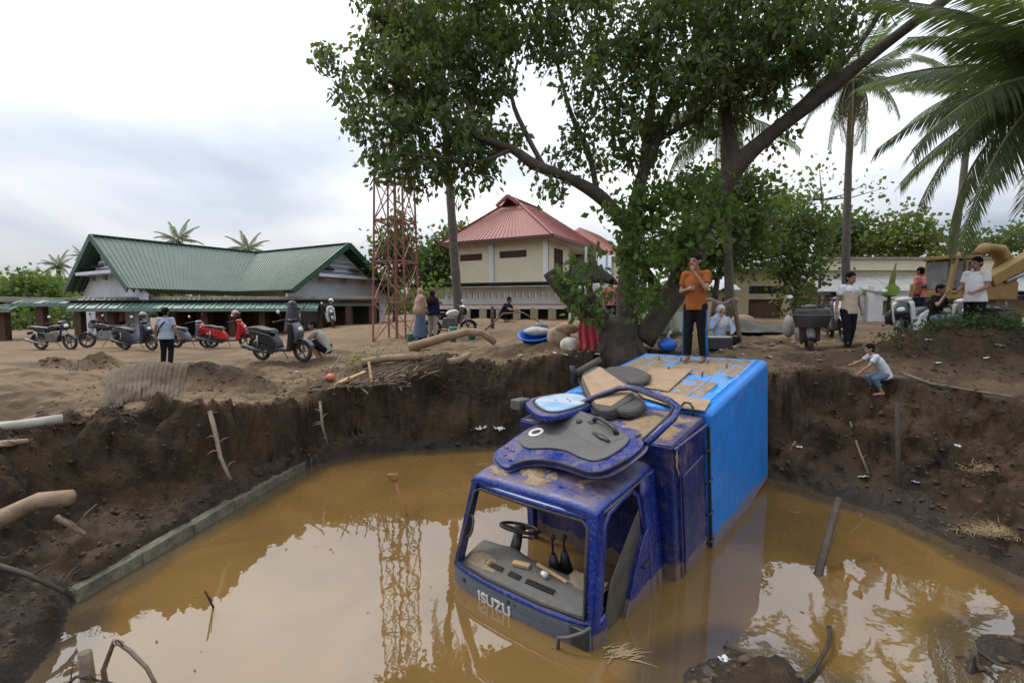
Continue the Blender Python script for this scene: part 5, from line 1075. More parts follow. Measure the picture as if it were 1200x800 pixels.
MB().bar((2.2,-1.0,1.15),(5.8,-1.05,1.0), .30, .28).build('dipper_arm', M_YEL, ex, bevel=.04)
for q in range(4): MB().bar((2.6+q*.8,-1.0,1.1),(2.9+q*.8,-1.0,1.95), .08).build('arm_stay', M_YEL, ex)
MB().tube([(1.45,-.4,1.75),(1.62,-.4,2.35),(1.3,-.4,2.75),(.8,-.4,2.8),(.5,-.4,2.55)], [.30,.30,.28,.26,.2], 8, sq=.7).build('bucket_back', M_YEL, ex, True)
# ============================================================ PEOPLE
M_SKIN = mat('brown_skin', (.26,.135,.080), (.22,.11,.065), 6, .55)
M_SKIN2 = mat('tan_skin', (.33,.18,.11), (.28,.15,.09), 6, .55)
M_HAIR = mat('black_hair', (.006,.005,.005), (.009,.008,.007), 30, .8, .6, 120, spec=.1)
M_EYE = mat('dark_eye', (.01,.008,.007), None, 5, .3)
M_LIP = mat('lip', (.16,.06,.05), None, 5, .5)
def cloth(n, c, c2=None, sc=8): return mat(n+'_cloth', c, c2 or tuple(x*.82 for x in c), sc, .95, .9, 9, spec=.08)
STAND = dict(pel=(0,0,.90), waist=(0,-.01,1.03), chest=(0,0,1.24), neck=(0,.01,1.42), head=(0,-.02,1.565),
  shR=(-.175,0,1.37), elR=(-.225,.02,1.09), wrR=(-.235,-.05,.85), shL=(.175,0,1.37), elL=(.225,.02,1.09), wrL=(.235,-.05,.85),
  hiR=(-.085,0,.87), knR=(-.095,-.02,.48), anR=(-.10,.02,.085), hiL=(.085,0,.87), knL=(.095,-.02,.48), anL=(.10,.02,.085))
def person(label, loc, theta, J=None, shirt=None, pants=None, skin=None, hair=True, sleeves='short', legs='long', scarf=None, skirt=None, hat=None, h=1.0, shoes=None, face=True, vox=.011, cat='person', group=None, hdir=0.0, stripe=None, sgirth=1.0, scarfskin=True, yoke=None):
    J = {**STAND, **(J or {})}; J = {k: Vector(v) for k, v in J.items()}; skin = skin or M_SKIN
    o = thing('person', label, cat, loc, theta, group); o.scale = (h, h, h)
    def fin(mb, name, m, v=vox, sm_=3):
        ob = mb.build(name, m, o, True); q = ob.modifiers.new('remesh', 'REMESH'); q.mode = 'VOXEL'; q.voxel_size = v; q.use_smooth_shade = True
        q = ob.modifiers.new('smooth', 'SMOOTH'); q.factor = .5; q.iterations = sm_; return ob
    def cap(mb, a, b, r0, r1, n=10):
        a, b = Vector(a), Vector(b); mb.tube([a, a.lerp(b,.5), b], [r0, (r0+r1)/2, r1], n); mb.ell(a, r0*.99, n, 7); mb.ell(b, r1*.99, n, 7)
    b = MB(); H = J['head']; HM = Matrix.Translation(H) @ Matrix.Rotation(hdir, 4, 'Z')
    up = (J['neck']-J['pel']).normalized()
    b.ell((0,0,.02), (.077,.094,.108), 14, 11, HM); b.ell((0,-.035,-.055), (.056,.060,.062), 12, 9, HM)
    b.ell((0,-.098,-.018), (.015,.022,.026), 8, 6, HM); b.ell((0,-.085,.028), (.055,.02,.012), 8, 6, HM)
    for s in (-1,1): b.ell((s*.079,.008,-.005), (.012,.022,.032), 8, 6, HM)
    cap(b, J['neck']-up*.05, H+Vector((0,.01,-.06)), .056, .050)
    cap(b, J['chest'], J['chest']+(J['neck']-J['chest'])*.62, .12, .07); 
    kk = .78 if shirt else 1
    for s in (-1,1): b.ell(J['chest']+Vector((s*.06*kk,0,0)), (.105*kk,.10*kk,.16*kk), 12, 9)
    cap(b, J['chest'], J['waist'], .115, .108); cap(b, J['waist'], J['pel'], .115, .12)
    for S in 'RL':
        cap(b, J['neck']-up*.06, J['sh'+S], .050, .052); cap(b, J['sh'+S], J['el'+S], .050, .038); cap(b, J['el'+S], J['wr'+S], .038, .026)
        cap(b, J['pel'], J['hi'+S], .10, .098); cap(b, J['hi'+S], J['kn'+S], .092, .056); cap(b, J['kn'+S], J['an'+S], .056, .036)
        f = J.get('ft'+S) or Vector((0,-1,0)); A = J['an'+S]; b.ell(A+Vector((0,.03,-.035)), (.036,.042,.045), 8, 6)
        cap(b, A+Vector((0,0,-.045))+f*.01, A+f*.13+Vector((0,0,-.062)), .037, .026); cap(b, A+f*.12+Vector((0,0,-.064)), A+f*.17+Vector((0,0,-.066)), .034, .022)
        # hand: palm, four unequal fingers, thumb from the side of the palm
        w = J['wr'+S]; d = J.get('hd'+S) or (w-J['el'+S]).normalized(); d = Vector(d).normalized(); sd = 1 if S == 'L' else -1
        x = d.cross(Vector((0,1,0)));  x = (x if x.length > .2 else d.cross(Vector((1,0,0)))).normalized(); n_ = x.cross(d).normalized()
        if n_.y > 0: n_ = -n_
        cap(b, w, w+d*.045, .027, .036); b.ell(w+d*.055, .036, 8, 6)
        for k, (q, ln) in enumerate(((-.03,.062),(-.010,.075),(.010,.070),(.029,.055))):
            p0 = w+d*.075+x*q; p1 = p0+d*ln*.55+n_*.010; p2 = p1+d*ln*.40+n_*.030; b.tube([p0, p1, p2], [.0105,.0098,.0085], 6)
        tb = w+d*.03-x*.028*sd; b.tube([tb, tb-x*.030*sd+d*.022+n_*.008, tb-x*.036*sd+d*.055+n_*.02], [.013,.012,.010], 6)
    fin(b, 'body', skin)
    if face:
        for s in (-1,1): MB().ell((s*.030,-.083,.012), (.012,.008,.007), 8, 6, HM).build('eye', M_EYE, o, True)
        MB().ell((0,-.092,-.058), (.022,.008,.007), 8, 6, HM).build('mouth', M_LIP, o, True)
    if hair and not scarf:
        hb = MB(); hb.ell((0,.010,.046), (.088,.104,.098), 14, 11, HM); hb.ell((0,.045,-.01), (.078,.062,.085), 12, 9, HM); fin(hb, 'hair', M_HAIR, .012, 2)
    if hat: hb = MB(); hb.ell((0,.0,.065), (.092,.110,.085), 14, 9, HM); hb.ell((0,-.11,.055), (.07,.07,.014), 12, 6, HM); fin(hb, 'cap', hat, .012, 2)
    if shirt:
        g = sgirth; sh = MB(); sc = J['chest']; ax = (J['shL']-J['shR']).normalized(); wt, pl = J['waist'], J['pel']
        dn = (pl-wt).normalized(); hem = pl+dn*(.09 if not skirt else -.02)
        dep = (-ax).cross(up).normalized()
        ringp = [(J['neck']-up*.015,.066,.062),(J['neck']-up*.05,.095,.075),(sc+(J['neck']-sc)*.50,.140,.090),(sc+(J['neck']-sc)*.25,.172,.112),(sc,.180,.124),(sc.lerp(wt,.55),.166*g,.122*g),(wt,.160*g,.122*g),(pl+dn*.0,.176*g,.134*g),(hem,.186*g,.142*g)]
        vv = []; n_ = 18
        for q, rx, ry in ringp: vv += [q+ax*rx*math.cos(i*6.28318/n_)+dep*ry*math.sin(i*6.28318/n_) for i in range(n_)]
        ff = [(i*n_+k, i*n_+(k+1) % n_, (i+1)*n_+(k+1) % n_, (i+1)*n_+k) for i in range(len(ringp)-1) for k in range(n_)]+[tuple(range(n_-1,-1,-1)), tuple((len(ringp)-1)*n_+k for k in range(n_))]
        sh.add(vv, ff)
        for S in 'RL':
            cap(sh, J['neck']-up*.062, J['sh'+S], .062, .068); e = J['sh'+S].lerp(J['el'+S], .66 if sleeves == 'short' else 1.0); sh.tube([J['sh'+S], J['sh'+S].lerp(e,.5), e], [.069,.064,.062], 12)
            if sleeves == 'long': cap(sh, J['el'+S], J['el'+S].lerp(J['wr'+S],.92), .056, .044)
            else: pass
        fin(sh, 'shirt', shirt, .012, 3)
        if yoke:
            yk = MB(); cap(yk, sc+Vector((0,0,.055)), sc+(J['neck']-sc)*.62, .139, .094)
            for s in (-1,1): yk.ell(sc+Vector((s*.068,0,.07)), (.120,.129,.10), 12, 9)
            for S in 'RL': cap(yk, J['neck']-up*.060, J['sh'+S], .067, .073); yk.tube([J['sh'+S], J['sh'+S].lerp(J['el'+S],.55)], [.0755,.070], 12)
            fin(yk, 'shirt_yoke', yoke, .012, 2)
    if pants:
        pa = MB(); cap(pa, J['pel']+Vector((0,0,.06)), J['pel'], .124, .128, 14)
        for S in 'RL':
            cap(pa, J['pel'], J['hi'+S], .118, .108); k, a = J['kn'+S], J['an'+S]
            if legs == 'long': cap(pa, J['hi'+S], k, .106, .074); pa.tube([k, k.lerp(a,.5), k.lerp(a,.96)], [.074,.068,.060], 12)
            elif legs == 'crop': cap(pa, J['hi'+S], k, .106, .076); pa.tube([k, k.lerp(a,.62)], [.076,.066], 12)
            else: cap(pa, J['hi'+S], J['hi'+S].lerp(k,.8), .108, .086)
        fin(pa, 'trousers', pants, .012, 3)
        if stripe:
            for S in 'RL':
                sg = -1 if S == 'R' else 1; st = MB(); k, a, hp = J['kn'+S], J['an'+S], J['hi'+S]; ox = Vector((sg*.07,-.01,0))
                st.tube([hp+ox*1.3+Vector((0,0,-.05)), hp.lerp(k,.5)+ox*1.05, k+ox*.9, k.lerp(a,.5)+ox*.85, a+ox*.75], [.022,.024,.024,.028,.034], 8); st.build('trouser_stripe', stripe, o, True)
    if skirt:
        p, a = J['pel'], (J['anR']+J['anL'])/2
        MB().grid(lambda u, v: tuple(p.lerp(a, v)+Vector(((.15+.10*v)*math.cos(u*6.2832)*(1+.06*math.sin(u*50)*v), (.13+.10*v)*math.sin(u*6.2832)*(1+.06*math.sin(u*44)*v), .05*(1-v)-.02*v))), 40, 12).build('skirt', skirt, o, True, solid=.01)
    if scarf:
        sf = MB(); sf.ell((0,.02,.028), (.098,.112,.125), 14, 11, HM); cap(sf, H+Vector((0,.03,-.06)), J['neck']+Vector((0,.01,-.02)), .085, .10)
        cap(sf, J['neck'], J['chest']+Vector((0,.02,.06 if scarfskin else -.25)), .12, .20 if scarfskin else .245)
        if not scarfskin:
            for S in 'RL': cap(sf, J['neck'], J['sh'+S], .10, .10); cap(sf, J['sh'+S], J['el'+S], .105, .09)
            cap(sf, J['chest'], J['pel']+Vector((0,0,.02)), .2, .20)
        fin(sf, 'headscarf', scarf, .013, 3)
        MB().ell((0,-.062,-.002), (.058,.042,.080), 12, 9, HM).build('face', skin, o, True)
    if shoes:
        for S in 'RL': sh = MB(); A = J['an'+S]; f = J.get('ft'+S) or Vector((0,-1,0)); cap(sh, A+Vector((0,.02,-.045)), A+f*.15+Vector((0,0,-.055)), .046, .036); sh.build('shoe', shoes, o, True)
    return o
C_OR = cloth('orange', (.29,.088,.026)); C_BK = cloth('black', (.013,.013,.015)); C_NV = cloth('navy', (.020,.026,.060)); C_WH = cloth('white', (.62,.62,.62)); C_GB = cloth('grey_blue_print', (.33,.39,.44), (.24,.30,.36), 40)
C_OL = cloth('grey_olive', (.33,.34,.27)); C_BG = cloth('beige', (.40,.27,.20)); C_SKB = cloth('faded_blue', (.10,.13,.20), (.07,.09,.15), 30); C_JE = cloth('jeans', (.075,.115,.165), (.12,.17,.22), 10); C_LB = cloth('pale_blue', (.38,.46,.60)); C_RED = cloth('red', (.42,.035,.03), (.5,.3,.28), 5)
C_SAND = cloth('sand', (.46,.37,.28)); C_ST = cloth('blue_stripe', (.03,.13,.34)); C_MAR = cloth('maroon', (.035,.016,.022)); C_PGR = cloth('pale_grey', (.42,.36,.34)); C_PINK = cloth('pink', (.5,.25,.24)); C_TEE = cloth('white_tee', (.55,.55,.57), (.40,.40,.40), 5)
def squat(fwd=.0, reach=.35):
    return dict(pel=(0,.16,.26), waist=(0,.12,.38), chest=(0,-.03,.60), neck=(0,-.13,.75), head=(0,-.20,.88), shR=(-.17,-.10,.70), shL=(.17,-.10,.70), elR=(-.20,-.30,.50), elL=(.20,-.30,.50), wrR=(-.10,-.30-reach*.6,.48), wrL=(.12,-.30-reach*.6,.42),
      hiR=(-.09,.13,.25), hiL=(.09,.13,.25), knR=(-.16,-.26,.48), knL=(.16,-.26,.46), anR=(-.13,-.06,.085), anL=(.13,-.06,.085))
# man on the truck
mp_ = TM @ Vector((.05,4.62,1.092))
person('man in an orange T-shirt standing on the truck, hand raised to his mouth', mp_, R(-42), dict(shL=(.175,-.01,1.37), elL=(.215,-.13,1.13), wrL=(.03,-.20,1.40), hdL=(-.25,.05,.9), elR=(-.22,-.03,1.10), wrR=(-.06,-.17,1.13), hdR=(.9,-.1,.2), head=(-.005,-.03,1.57),
   anR=(-.10,-.03,.085), anL=(.13,.05,.085), knR=(-.09,-.05,.48), knL=(.11,.0,.48)), C_OR, C_BK, M_SKIN, stripe=C_ST, h=1.0, vox=.009, hdir=R(-12))
# man walking away
o_ = person('man in a pale blue shirt and black trousers seen from behind, cap on', on(194, 13.8), R(186), dict(knR=(-.09,-.05,.48), anR=(-.11,.06,.085), knL=(.09,-.02,.48), elR=(-.26,.02,1.10), wrR=(-.31,-.03,.86), elL=(.25,.04,1.10), wrL=(.27,.0,.86)), C_GB, C_BK, M_SKIN, hat=C_BK, h=.99, shoes=C_BK, face=False, sgirth=1.14)
MB().tube([(-.13,-.11,1.42),(-.02,.135,1.28),(.10,.15,1.12),(.16,.08,.98)], .016, 6).build('bag_strap', C_BK, o_, True)
person('squatting man in a grey shirt and dark shorts working beside the black scooter', on(376, 12.5), R(-84), squat(reach=.45), C_OL, C_BK, M_SKIN2, legs='short', h=.98)
person('woman in a long beige headscarf and blue skirt beside the lattice tower', on(493, 15.5), R(120), dict(elR=(-.20,-.08,1.12), wrR=(-.10,-.18,.98), elL=(.20,-.08,1.12), wrL=(.10,-.18,.98)), C_BK, None, M_SKIN2, scarf=C_BG, skirt=C_SKB, h=.95, face=False, scarfskin=False, shoes=C_BK)
person('woman in a navy top, dark headscarf and pale trousers next to the beige-scarfed woman', on(507, 15.9), R(165), dict(elL=(.24,.0,1.12), wrL=(.22,-.12,.92)), C_NV, C_PGR, M_SKIN2, scarf=C_MAR, h=.91, face=False, sleeves='long', sgirth=1.15)
person('boy in a white and sand T-shirt and black trousers walking past the dusty scooter', on(994, 9.75), R(8), dict(knR=(-.09,-.08,.49), anR=(-.09,-.10,.085), anL=(.10,.10,.10), knL=(.09,.0,.48), elR=(-.25,.04,1.10), wrR=(-.30,.0,.88), elL=(.24,.03,1.10), wrL=(.27,-.04,.87)), C_SAND, C_BK, M_SKIN, h=.93, yoke=C_WH, vox=.010)
person('barefoot child in a white T-shirt and jeans climbing down the bank', hit(1030,470), R(-104), dict(pel=(0,.10,.50), waist=(0,.06,.62), chest=(0,-.08,.82), neck=(0,-.20,.97), head=(0,-.25,1.10), shR=(-.16,-.16,.93), shL=(.16,-.16,.93), elR=(-.22,-.34,.78), wrR=(-.20,-.52,.70), elL=(.20,-.32,.72), wrL=(.16,-.46,.58),
   hiR=(-.085,.08,.48), hiL=(.085,.08,.48), knR=(-.12,-.20,.42), knL=(.12,-.16,.40), anR=(-.11,-.08,.085), anL=(.11,.0,.085)), C_TEE, C_JE, M_SKIN2, legs='crop', h=.70, vox=.010)
person('man in a white shirt standing side-on behind the weedy earth mound', on(1141, 9.7), R(-78), dict(elR=(-.22,-.05,1.10), wrR=(-.16,-.25,1.02), elL=(.22,-.03,1.10), wrL=(.15,-.24,1.00)), C_WH, C_BK, M_SKIN, h=1.0, sgirth=1.08)
SIT = dict(pel=(0,.05,.16), waist=(0,.06,.29), chest=(0,.03,.52), neck=(0,.02,.70), head=(0,-.02,.84), shR=(-.17,.02,.65), shL=(.17,.02,.65), elR=(-.26,-.12,.46), wrR=(-.08,-.16,.70), elL=(.26,-.10,.42), wrL=(.14,-.28,.34), hiR=(-.09,.03,.14), hiL=(.09,.03,.14), knR=(-.26,-.32,.20), knL=(.26,-.32,.20), anR=(-.05,-.34,.09), anL=(.08,-.38,.09))
person('seated woman in a pale blue blouse and white headscarf, hand to her face', on(844, 11.3), R(0), SIT, C_LB, C_BK, M_SKIN2, scarf=C_WH, h=1.0, sleeves='long', scarfskin=True)
person('person in a red top standing behind the trunk of the shade tree', on(716, 16), R(150), None, C_RED, C_NV, M_SKIN, h=.98, face=False)
person('person in a red and white shirt in front of the excavator cab', on(1076, 13.6, .32), R(200), None, C_RED, C_NV, M_SKIN, h=.95, face=False)
person('man in jeans and a dark top sitting between the white scooters', on(1099, 12.0, .42), R(20), {**SIT, **dict(knR=(-.13,-.36,.18), knL=(.13,-.36,.18), anR=(-.13,-.36,-.22), anL=(.13,-.36,-.22))}, C_BK, C_JE, M_SKIN, h=1.0)
person('person in dark blue squatting near the slotted white wall', on(592, 20), R(60), squat(), C_NV, C_BK, M_SKIN, h=1.0, face=False)
for px, c, lab in ((119, C_PINK, 'person in pink standing in the shade between veranda columns'), (142, C_RED, 'person in red standing in the veranda shade beside the columns'), (128, C_LB, 'person in pale blue standing in the veranda shade')):
    person(lab, on(px, 25.5), R(20), None, c, C_NV, M_SKIN2, scarf=C_PINK if px == 119 else None, h=.93, face=False, vox=.016)
# ============================================================ CURB, DEBRIS AND SMALL THINGS
M_CURB = mat('algae_stained_concrete', (.24,.235,.165), (.12,.115,.075), 4, .9, .4, 30, mud=.95, mscale=5, mcol=(.055,.038,.024), top=1.2)
M_STICK = mat('dead_stick_bark', (.20,.155,.11), (.12,.09,.062), 8, .9, .6, 40, mud=.3, mscale=5)
M_DSTICK = mat('wet_dark_wood', (.060,.042,.030), (.035,.025,.018), 8, .8, .6, 40)
M_LOG = mat('stripped_log', (.30,.21,.13), (.20,.14,.09), 6, .85, .6, 30, mud=.3, mscale=4)
M_PVC = mat('dirty_pvc', (.36,.34,.28), (.26,.24,.19), 5, .6, mud=.4, mscale=4)
M_BLUEP = mat('blue_plastic', (.012,.12,.52), (.01,.09,.42), 5, .4, mud=.15, mscale=5); M_GRNP = mat('green_plastic', (.02,.32,.06), (.015,.26,.05), 5, .4); M_TEALP = mat('teal_plastic', (.03,.28,.20), None, 5, .4)
M_PAPER = mat('crumpled_white', (.60,.59,.56), (.45,.44,.41), 14, .7, .4, 30, mud=.25, mscale=12); M_CLEAR = mat('translucent_bag', (.50,.52,.55), (.38,.40,.43), 9, .3, .5, 20)
M_SACK = mat('jute_sack', (.36,.25,.16), (.27,.185,.115), 10, .95, .5, 60, mud=.3, mscale=4); M_WSACK = mat('woven_white_sack', (.52,.49,.44), (.40,.37,.32), 10, .8, .4, 50, mud=.3, mscale=4)
M_REDC = mat('red_patterned_cloth', (.50,.03,.035), (.42,.10,.10), 18, .9, .3, 40); M_STRAW = leafmat('straw', (.30,.22,.10), (.20,.145,.065)); M_ORG = mat('orange_plastic', (.50,.12,.04), None, 5, .5, mud=.3)
M_NETT = mat('brown_net_tarp', (.14,.115,.078), (.10,.082,.055), 20, .9, .8, 70, mud=.35, mscale=3)
M_TARP = mat('grey_green_tarp', (.07,.075,.06), (.05,.055,.045), 5, .7, .2, 20, mud=.3)
# concrete kerb along the left shore
kb = thing('concrete_kerb', 'long algae-stained concrete kerb along the muddy shore of the pool', 'kerb', gz(88,706))
k0, k1 = gz(88,706), gz(372,541); kd = (k1-k0).normalized(); kn = Vector((-kd.y,kd.x,0)); kl = (k1-k0).length
for i in range(6):
    a, b = i/6*kl, (i+1)/6*kl-.008; o = MB().bar(kd*a+kn*.05+Vector((0,0,-.15)), kd*b+kn*.05+Vector((0,0,-.15+.012*(i%3))), .13, .56).build('kerb_block', M_CURB, kb, bevel=.012)
# logs, sticks and posts ------------------------------------------------
def stick(name, label, P, r, m=M_STICK, cat='stick', group=None, n=7, twigs=0, seed=1):
    P = [Vector(p) for p in P]; o = thing(name, label, cat, P[0], group=group); Q = [p-P[0] for p in P]; r_ = random.Random(seed)
    rr = r if isinstance(r, list) else [r*(1-.35*i/(len(P)-1)) for i in range(len(P))]
    MB().tube(Q, rr, n).build('stem' if twigs else 'shaft', m, o, True)
    for k in range(twigs):
        t = r_.uniform(.2,.9)*(len(Q)-1); a = int(t); p = Q[a].lerp(Q[a+1], t-a); d = Vector((r_.uniform(-1,1),r_.uniform(-1,1),r_.uniform(-.2,.9))).normalized(); L_ = r_.uniform(.12,.3)
        MB().tube([p, p+d*L_*.5+Vector((0,0,.03)), p+d*L_], [rr[a]*.4, rr[a]*.3, .004], 5).build('twig', m, o, True)
    return o
stick('cut_log', 'thick pale cut branch jutting out of the left bank', [pt(-40,632,4.45), pt(10,603,4.5), pt(45,586,4.55), pt(84,582,4.6)], [.10,.085,.075,.07], M_LOG, 'log', n=10, twigs=2)
stick('bare_root', 'forked root hanging down the left bank face', [pt(246,482,6.9), pt(253,510,6.75), pt(258,535,6.6), pt(270,562,6.4)], .035, M_STICK, 'root', twigs=4, seed=4)
stick('bare_root', 'short root lying below the thick pale cut branch', [pt(66,606,4.62), pt(84,616,4.6), pt(100,626,4.58)], .032, M_STICK, 'root', twigs=2, seed=5)
stick('bare_root', 'thin root tangle at the muddy foot of the left bank', [pt(-10,660,4.1), pt(30,672,4.1), pt(70,690,4.15), pt(86,700,4.2)], .026, M_DSTICK, 'root', twigs=7, seed=6)
stick('bare_root', 'root dangling where the kerb meets the back bank', [pt(375,470,8.75), pt(378,500,8.6), pt(384,520,8.5)], .025, M_STICK, 'root', twigs=5, seed=7)
stick('pvc_pipe', 'pale muddy plastic pipe lying on the silt above the left bank', [hit(-60,512)+Vector((0,0,.05)), hit(20,506)+Vector((0,0,.06)), hit(74,500)+Vector((0,0,.05))], [.06,.06,.06], M_PVC, 'pipe', n=10)
stick('fallen_branch', 'weathered branch lying along the top edge of the left bank', [hit(-40,548)+Vector((0,0,.03)), hit(0,530)+Vector((0,0,.05)), hit(32,522)+Vector((0,0,.04))], .05, M_LOG, 'branch', twigs=2)
stick('broken_stump', 'broken pale stump standing in the water by the arching twig', [gz(106,850)+Vector((0,0,-.2)), pt(104,806,3.55), pt(99,764,3.55)], [.055,.05,.045], M_STICK, 'stump', n=9)
stick('arching_twig', 'arching bare twig bent over in the near water', [pt(128,830,3.5), pt(121,785,3.5), pt(134,750,3.5), pt(152,762,3.48), pt(172,782,3.44), pt(188,812,3.4)], .020, M_STICK, 'twig', twigs=3, seed=8)
stick('arching_twig', 'thin dark twig trailing beside the broken stump', [pt(66,812,3.5), pt(90,792,3.52), pt(130,800,3.5), pt(175,820,3.45)], .012, M_DSTICK, 'twig', twigs=3, seed=9)
stick('floating_twig', 'small dark twig poking out of the open water', [gz(250,712)+Vector((0,0,-.1)), gz(250,711), pt(240,692,4.32)], .012, M_DSTICK, 'twig', twigs=1, seed=3)
sh_ = thing('shovel', 'shovel with an orange D-grip standing in the water', 'shovel', gz(477,604))
q0 = Vector((0,0,-.4)); top = pt(460,556,6.45)-gz(477,604); M_SHV = mat('shovel_wood', (.34,.15,.055), (.26,.11,.04), 6, .6)
MB().tube([q0, Vector((0,0,0)), top*.85], .018, 8).build('shaft', M_SHV, sh_, True)
ud = top.normalized(); sx = Vector((1,.1,0)).normalized()
MB().tube([top*.85, top*.92-sx*.05, top-sx*.062, top+sx*.062, top*.92+sx*.05, top*.85], [.022,.018,.018,.018,.018,.022], 7).build('grip', M_SHV, sh_, True)
stick('leaning_post', 'dark round post leaning out of the water beyond the truck', [gz(955,690)+Vector((0,0,-.3)), gz(959,672), pt(983,584,5.62)], [.042,.042,.036], M_DSTICK, 'post', n=9)
stick('upright_stake', 'dark upright stake planted in the right bank', [hit(1053,572)-Vector((0,0,.2)), hit(1053,572), pt(1051,472,float(hit(1053,572).y)-.02)], [.034,.034,.028], M_DSTICK, 'stake', n=8, twigs=1)
stick('bent_stick', 'pale bent stick resting on the right bank', [hit(1018,557)+Vector((0,0,.02)), hit(1003,535)+Vector((0,-.05,.10)), hit(992,503)+Vector((0,-.08,.14))], .020, M_STICK, twigs=1)
stick('short_stick', 'short pale stick leaning on the bank beside the cargo box', [hit(914,550)+Vector((0,0,.02)), hit(930,522)+Vector((0,-.05,.08))], .020, M_STICK)
stick('fallen_branch', 'long thin branch lying on the right bank past the child', [hit(1054,444)+Vector((0,0,.10)), hit(1090,456)+Vector((0,0,.06)), hit(1140,466)+Vector((0,0,.05)), hit(1186,469)+Vector((0,0,.03))], .030, M_STICK, 'branch', twigs=3)
stick('black_hose', 'thin black hose curving out of the shallow water', [gz(930,815)+Vector((0,0,.03)), gz(953,792)+Vector((0,0,.03)), gz(970,765)+Vector((0,0,.06)), gz(973,738)+Vector((0,0,.03)), gz(966,728)+Vector((0,0,-.06))], [.014]*5, M_RUB, 'hose')
stick('driftwood_stick', 'dark snag of wood on the mud tongue in the near corner', [hit(1135,800)+Vector((0,0,.0)), hit(1140,785)+Vector((0,0,.10)), hit(1150,795)+Vector((0,0,.05))], .035, M_DSTICK, 'driftwood', twigs=3)
stick('driftwood_stick', 'thin wet stick lying across the muddy spit beside the hose', [hit(822,752)+Vector((0,0,.03)), hit(850,764)+Vector((0,0,.04)), hit(872,772)+Vector((0,0,.03))], .012, M_DSTICK, 'driftwood', twigs=2)
stick('driftwood_stick', 'wet twig at the waterline beside the mud tongue', [hit(1146,770)+Vector((0,0,.03)), hit(1168,782)+Vector((0,0,.03)), hit(1185,790)+Vector((0,0,.04))], .012, M_DSTICK, 'driftwood', twigs=1)
stick('fence_post', 'dark burnt-looking post standing in front of the slotted white wall', [on(577,17.5)-Vector((0,0,.2)), on(577,17.5), on(577,17.5)+Vector((0,0,.78))], [.07,.07,.06], M_DSTICK, 'post', n=8)
P = [on(480,13.3,.10), on(520,13.2,.30), on(548,13.1,.42), on(566,13,.36), on(580,12.9,.12)]
stick('fallen_branch', 'thick fallen limb arched over the silt in front of the two women', P, .13, M_LOG, 'branch', n=9, twigs=3, seed=12)
stick('fallen_log', 'long stripped log lying behind the debris heap', [hit(424,430)+Vector((0,0,.10)), hit(455,427)+Vector((0,0,.14)), hit(492,424)+Vector((0,0,.10))], [.09,.085,.07], M_LOG, 'log', n=9, twigs=2, seed=13)
stick('fallen_log', 'short log end sticking out over the back rim', [hit(520,432)+Vector((0,.1,.08)), hit(538,428)+Vector((0,0,.10)), hit(550,424)+Vector((0,0,.16))], [.09,.08,.06], M_LOG, 'log', n=9, twigs=2, seed=14)
stick('thin_pole', 'thin crooked pole propped on the silt behind the wooden post', [on(566,16.6,.05), on(590,16.4,.62), on(612,16.2,.66), on(640,16,.2)], .030, M_STICK, 'pole')
stick('plank', 'long muddy plank on the ground behind the cargo box', [on(868,11.2,.04), on(930,10.9,.05), on(1010,10.7,.04)], [.06,.06,.06], M_WOOD, 'plank')
# heap of broken wood on the rim
r_ = random.Random(31)
for i in range(64):
    px = r_.gauss(428,40); py = 452-(px-425)*.12+r_.gauss(0,7); px = max(362,min(500,px)); c = hit(px, min(462, max(428,py))); a = r_.uniform(-1.6,1.6); L_ = r_.uniform(.25,.75); e = Vector((math.cos(a),math.sin(a),r_.uniform(-.05,.55)))*L_
    stick('broken_stick', 'broken stick jutting from the debris heap on the pit rim', [c+Vector((0,0,.04)), c+e*.5+Vector((0,0,.06)), c+e+Vector((0,0,.03))], r_.uniform(.010,.026), M_STICK if i % 3 else M_LOG, 'stick', 'broken sticks in the debris heap', 6)
def plank(label, a, b, w, th=.025, m=M_WOODL):
    o = MB().bar(a-a, b-a, w, th).build('plank', m, None, bevel=.004); o.location = a; return tag(o, label, 'plank')
plank('pale broken plank slanting across the debris heap', hit(388,461)+Vector((0,0,.08)), hit(428,448)+Vector((0,0,.22)), .10)
plank('grey weathered plank under the pale one in the debris heap', hit(392,452)+Vector((0,0,.12)), hit(412,466)+Vector((0,0,.06)), .09, m=M_WOOD)
plank('small upright splinter plank at the end of the debris heap', hit(436,452)+Vector((0,0,.02)), hit(434,440)+Vector((0,-.1,.30)), .05)
o = MB().ell((0,0,.08), (.10,.08,.08), 10, 7).build('orange_pot', M_ORG, None, True); o.location = hit(388,449)+Vector((0,0,.03)); tag(o, 'broken orange pot half buried in the debris heap', 'pot')
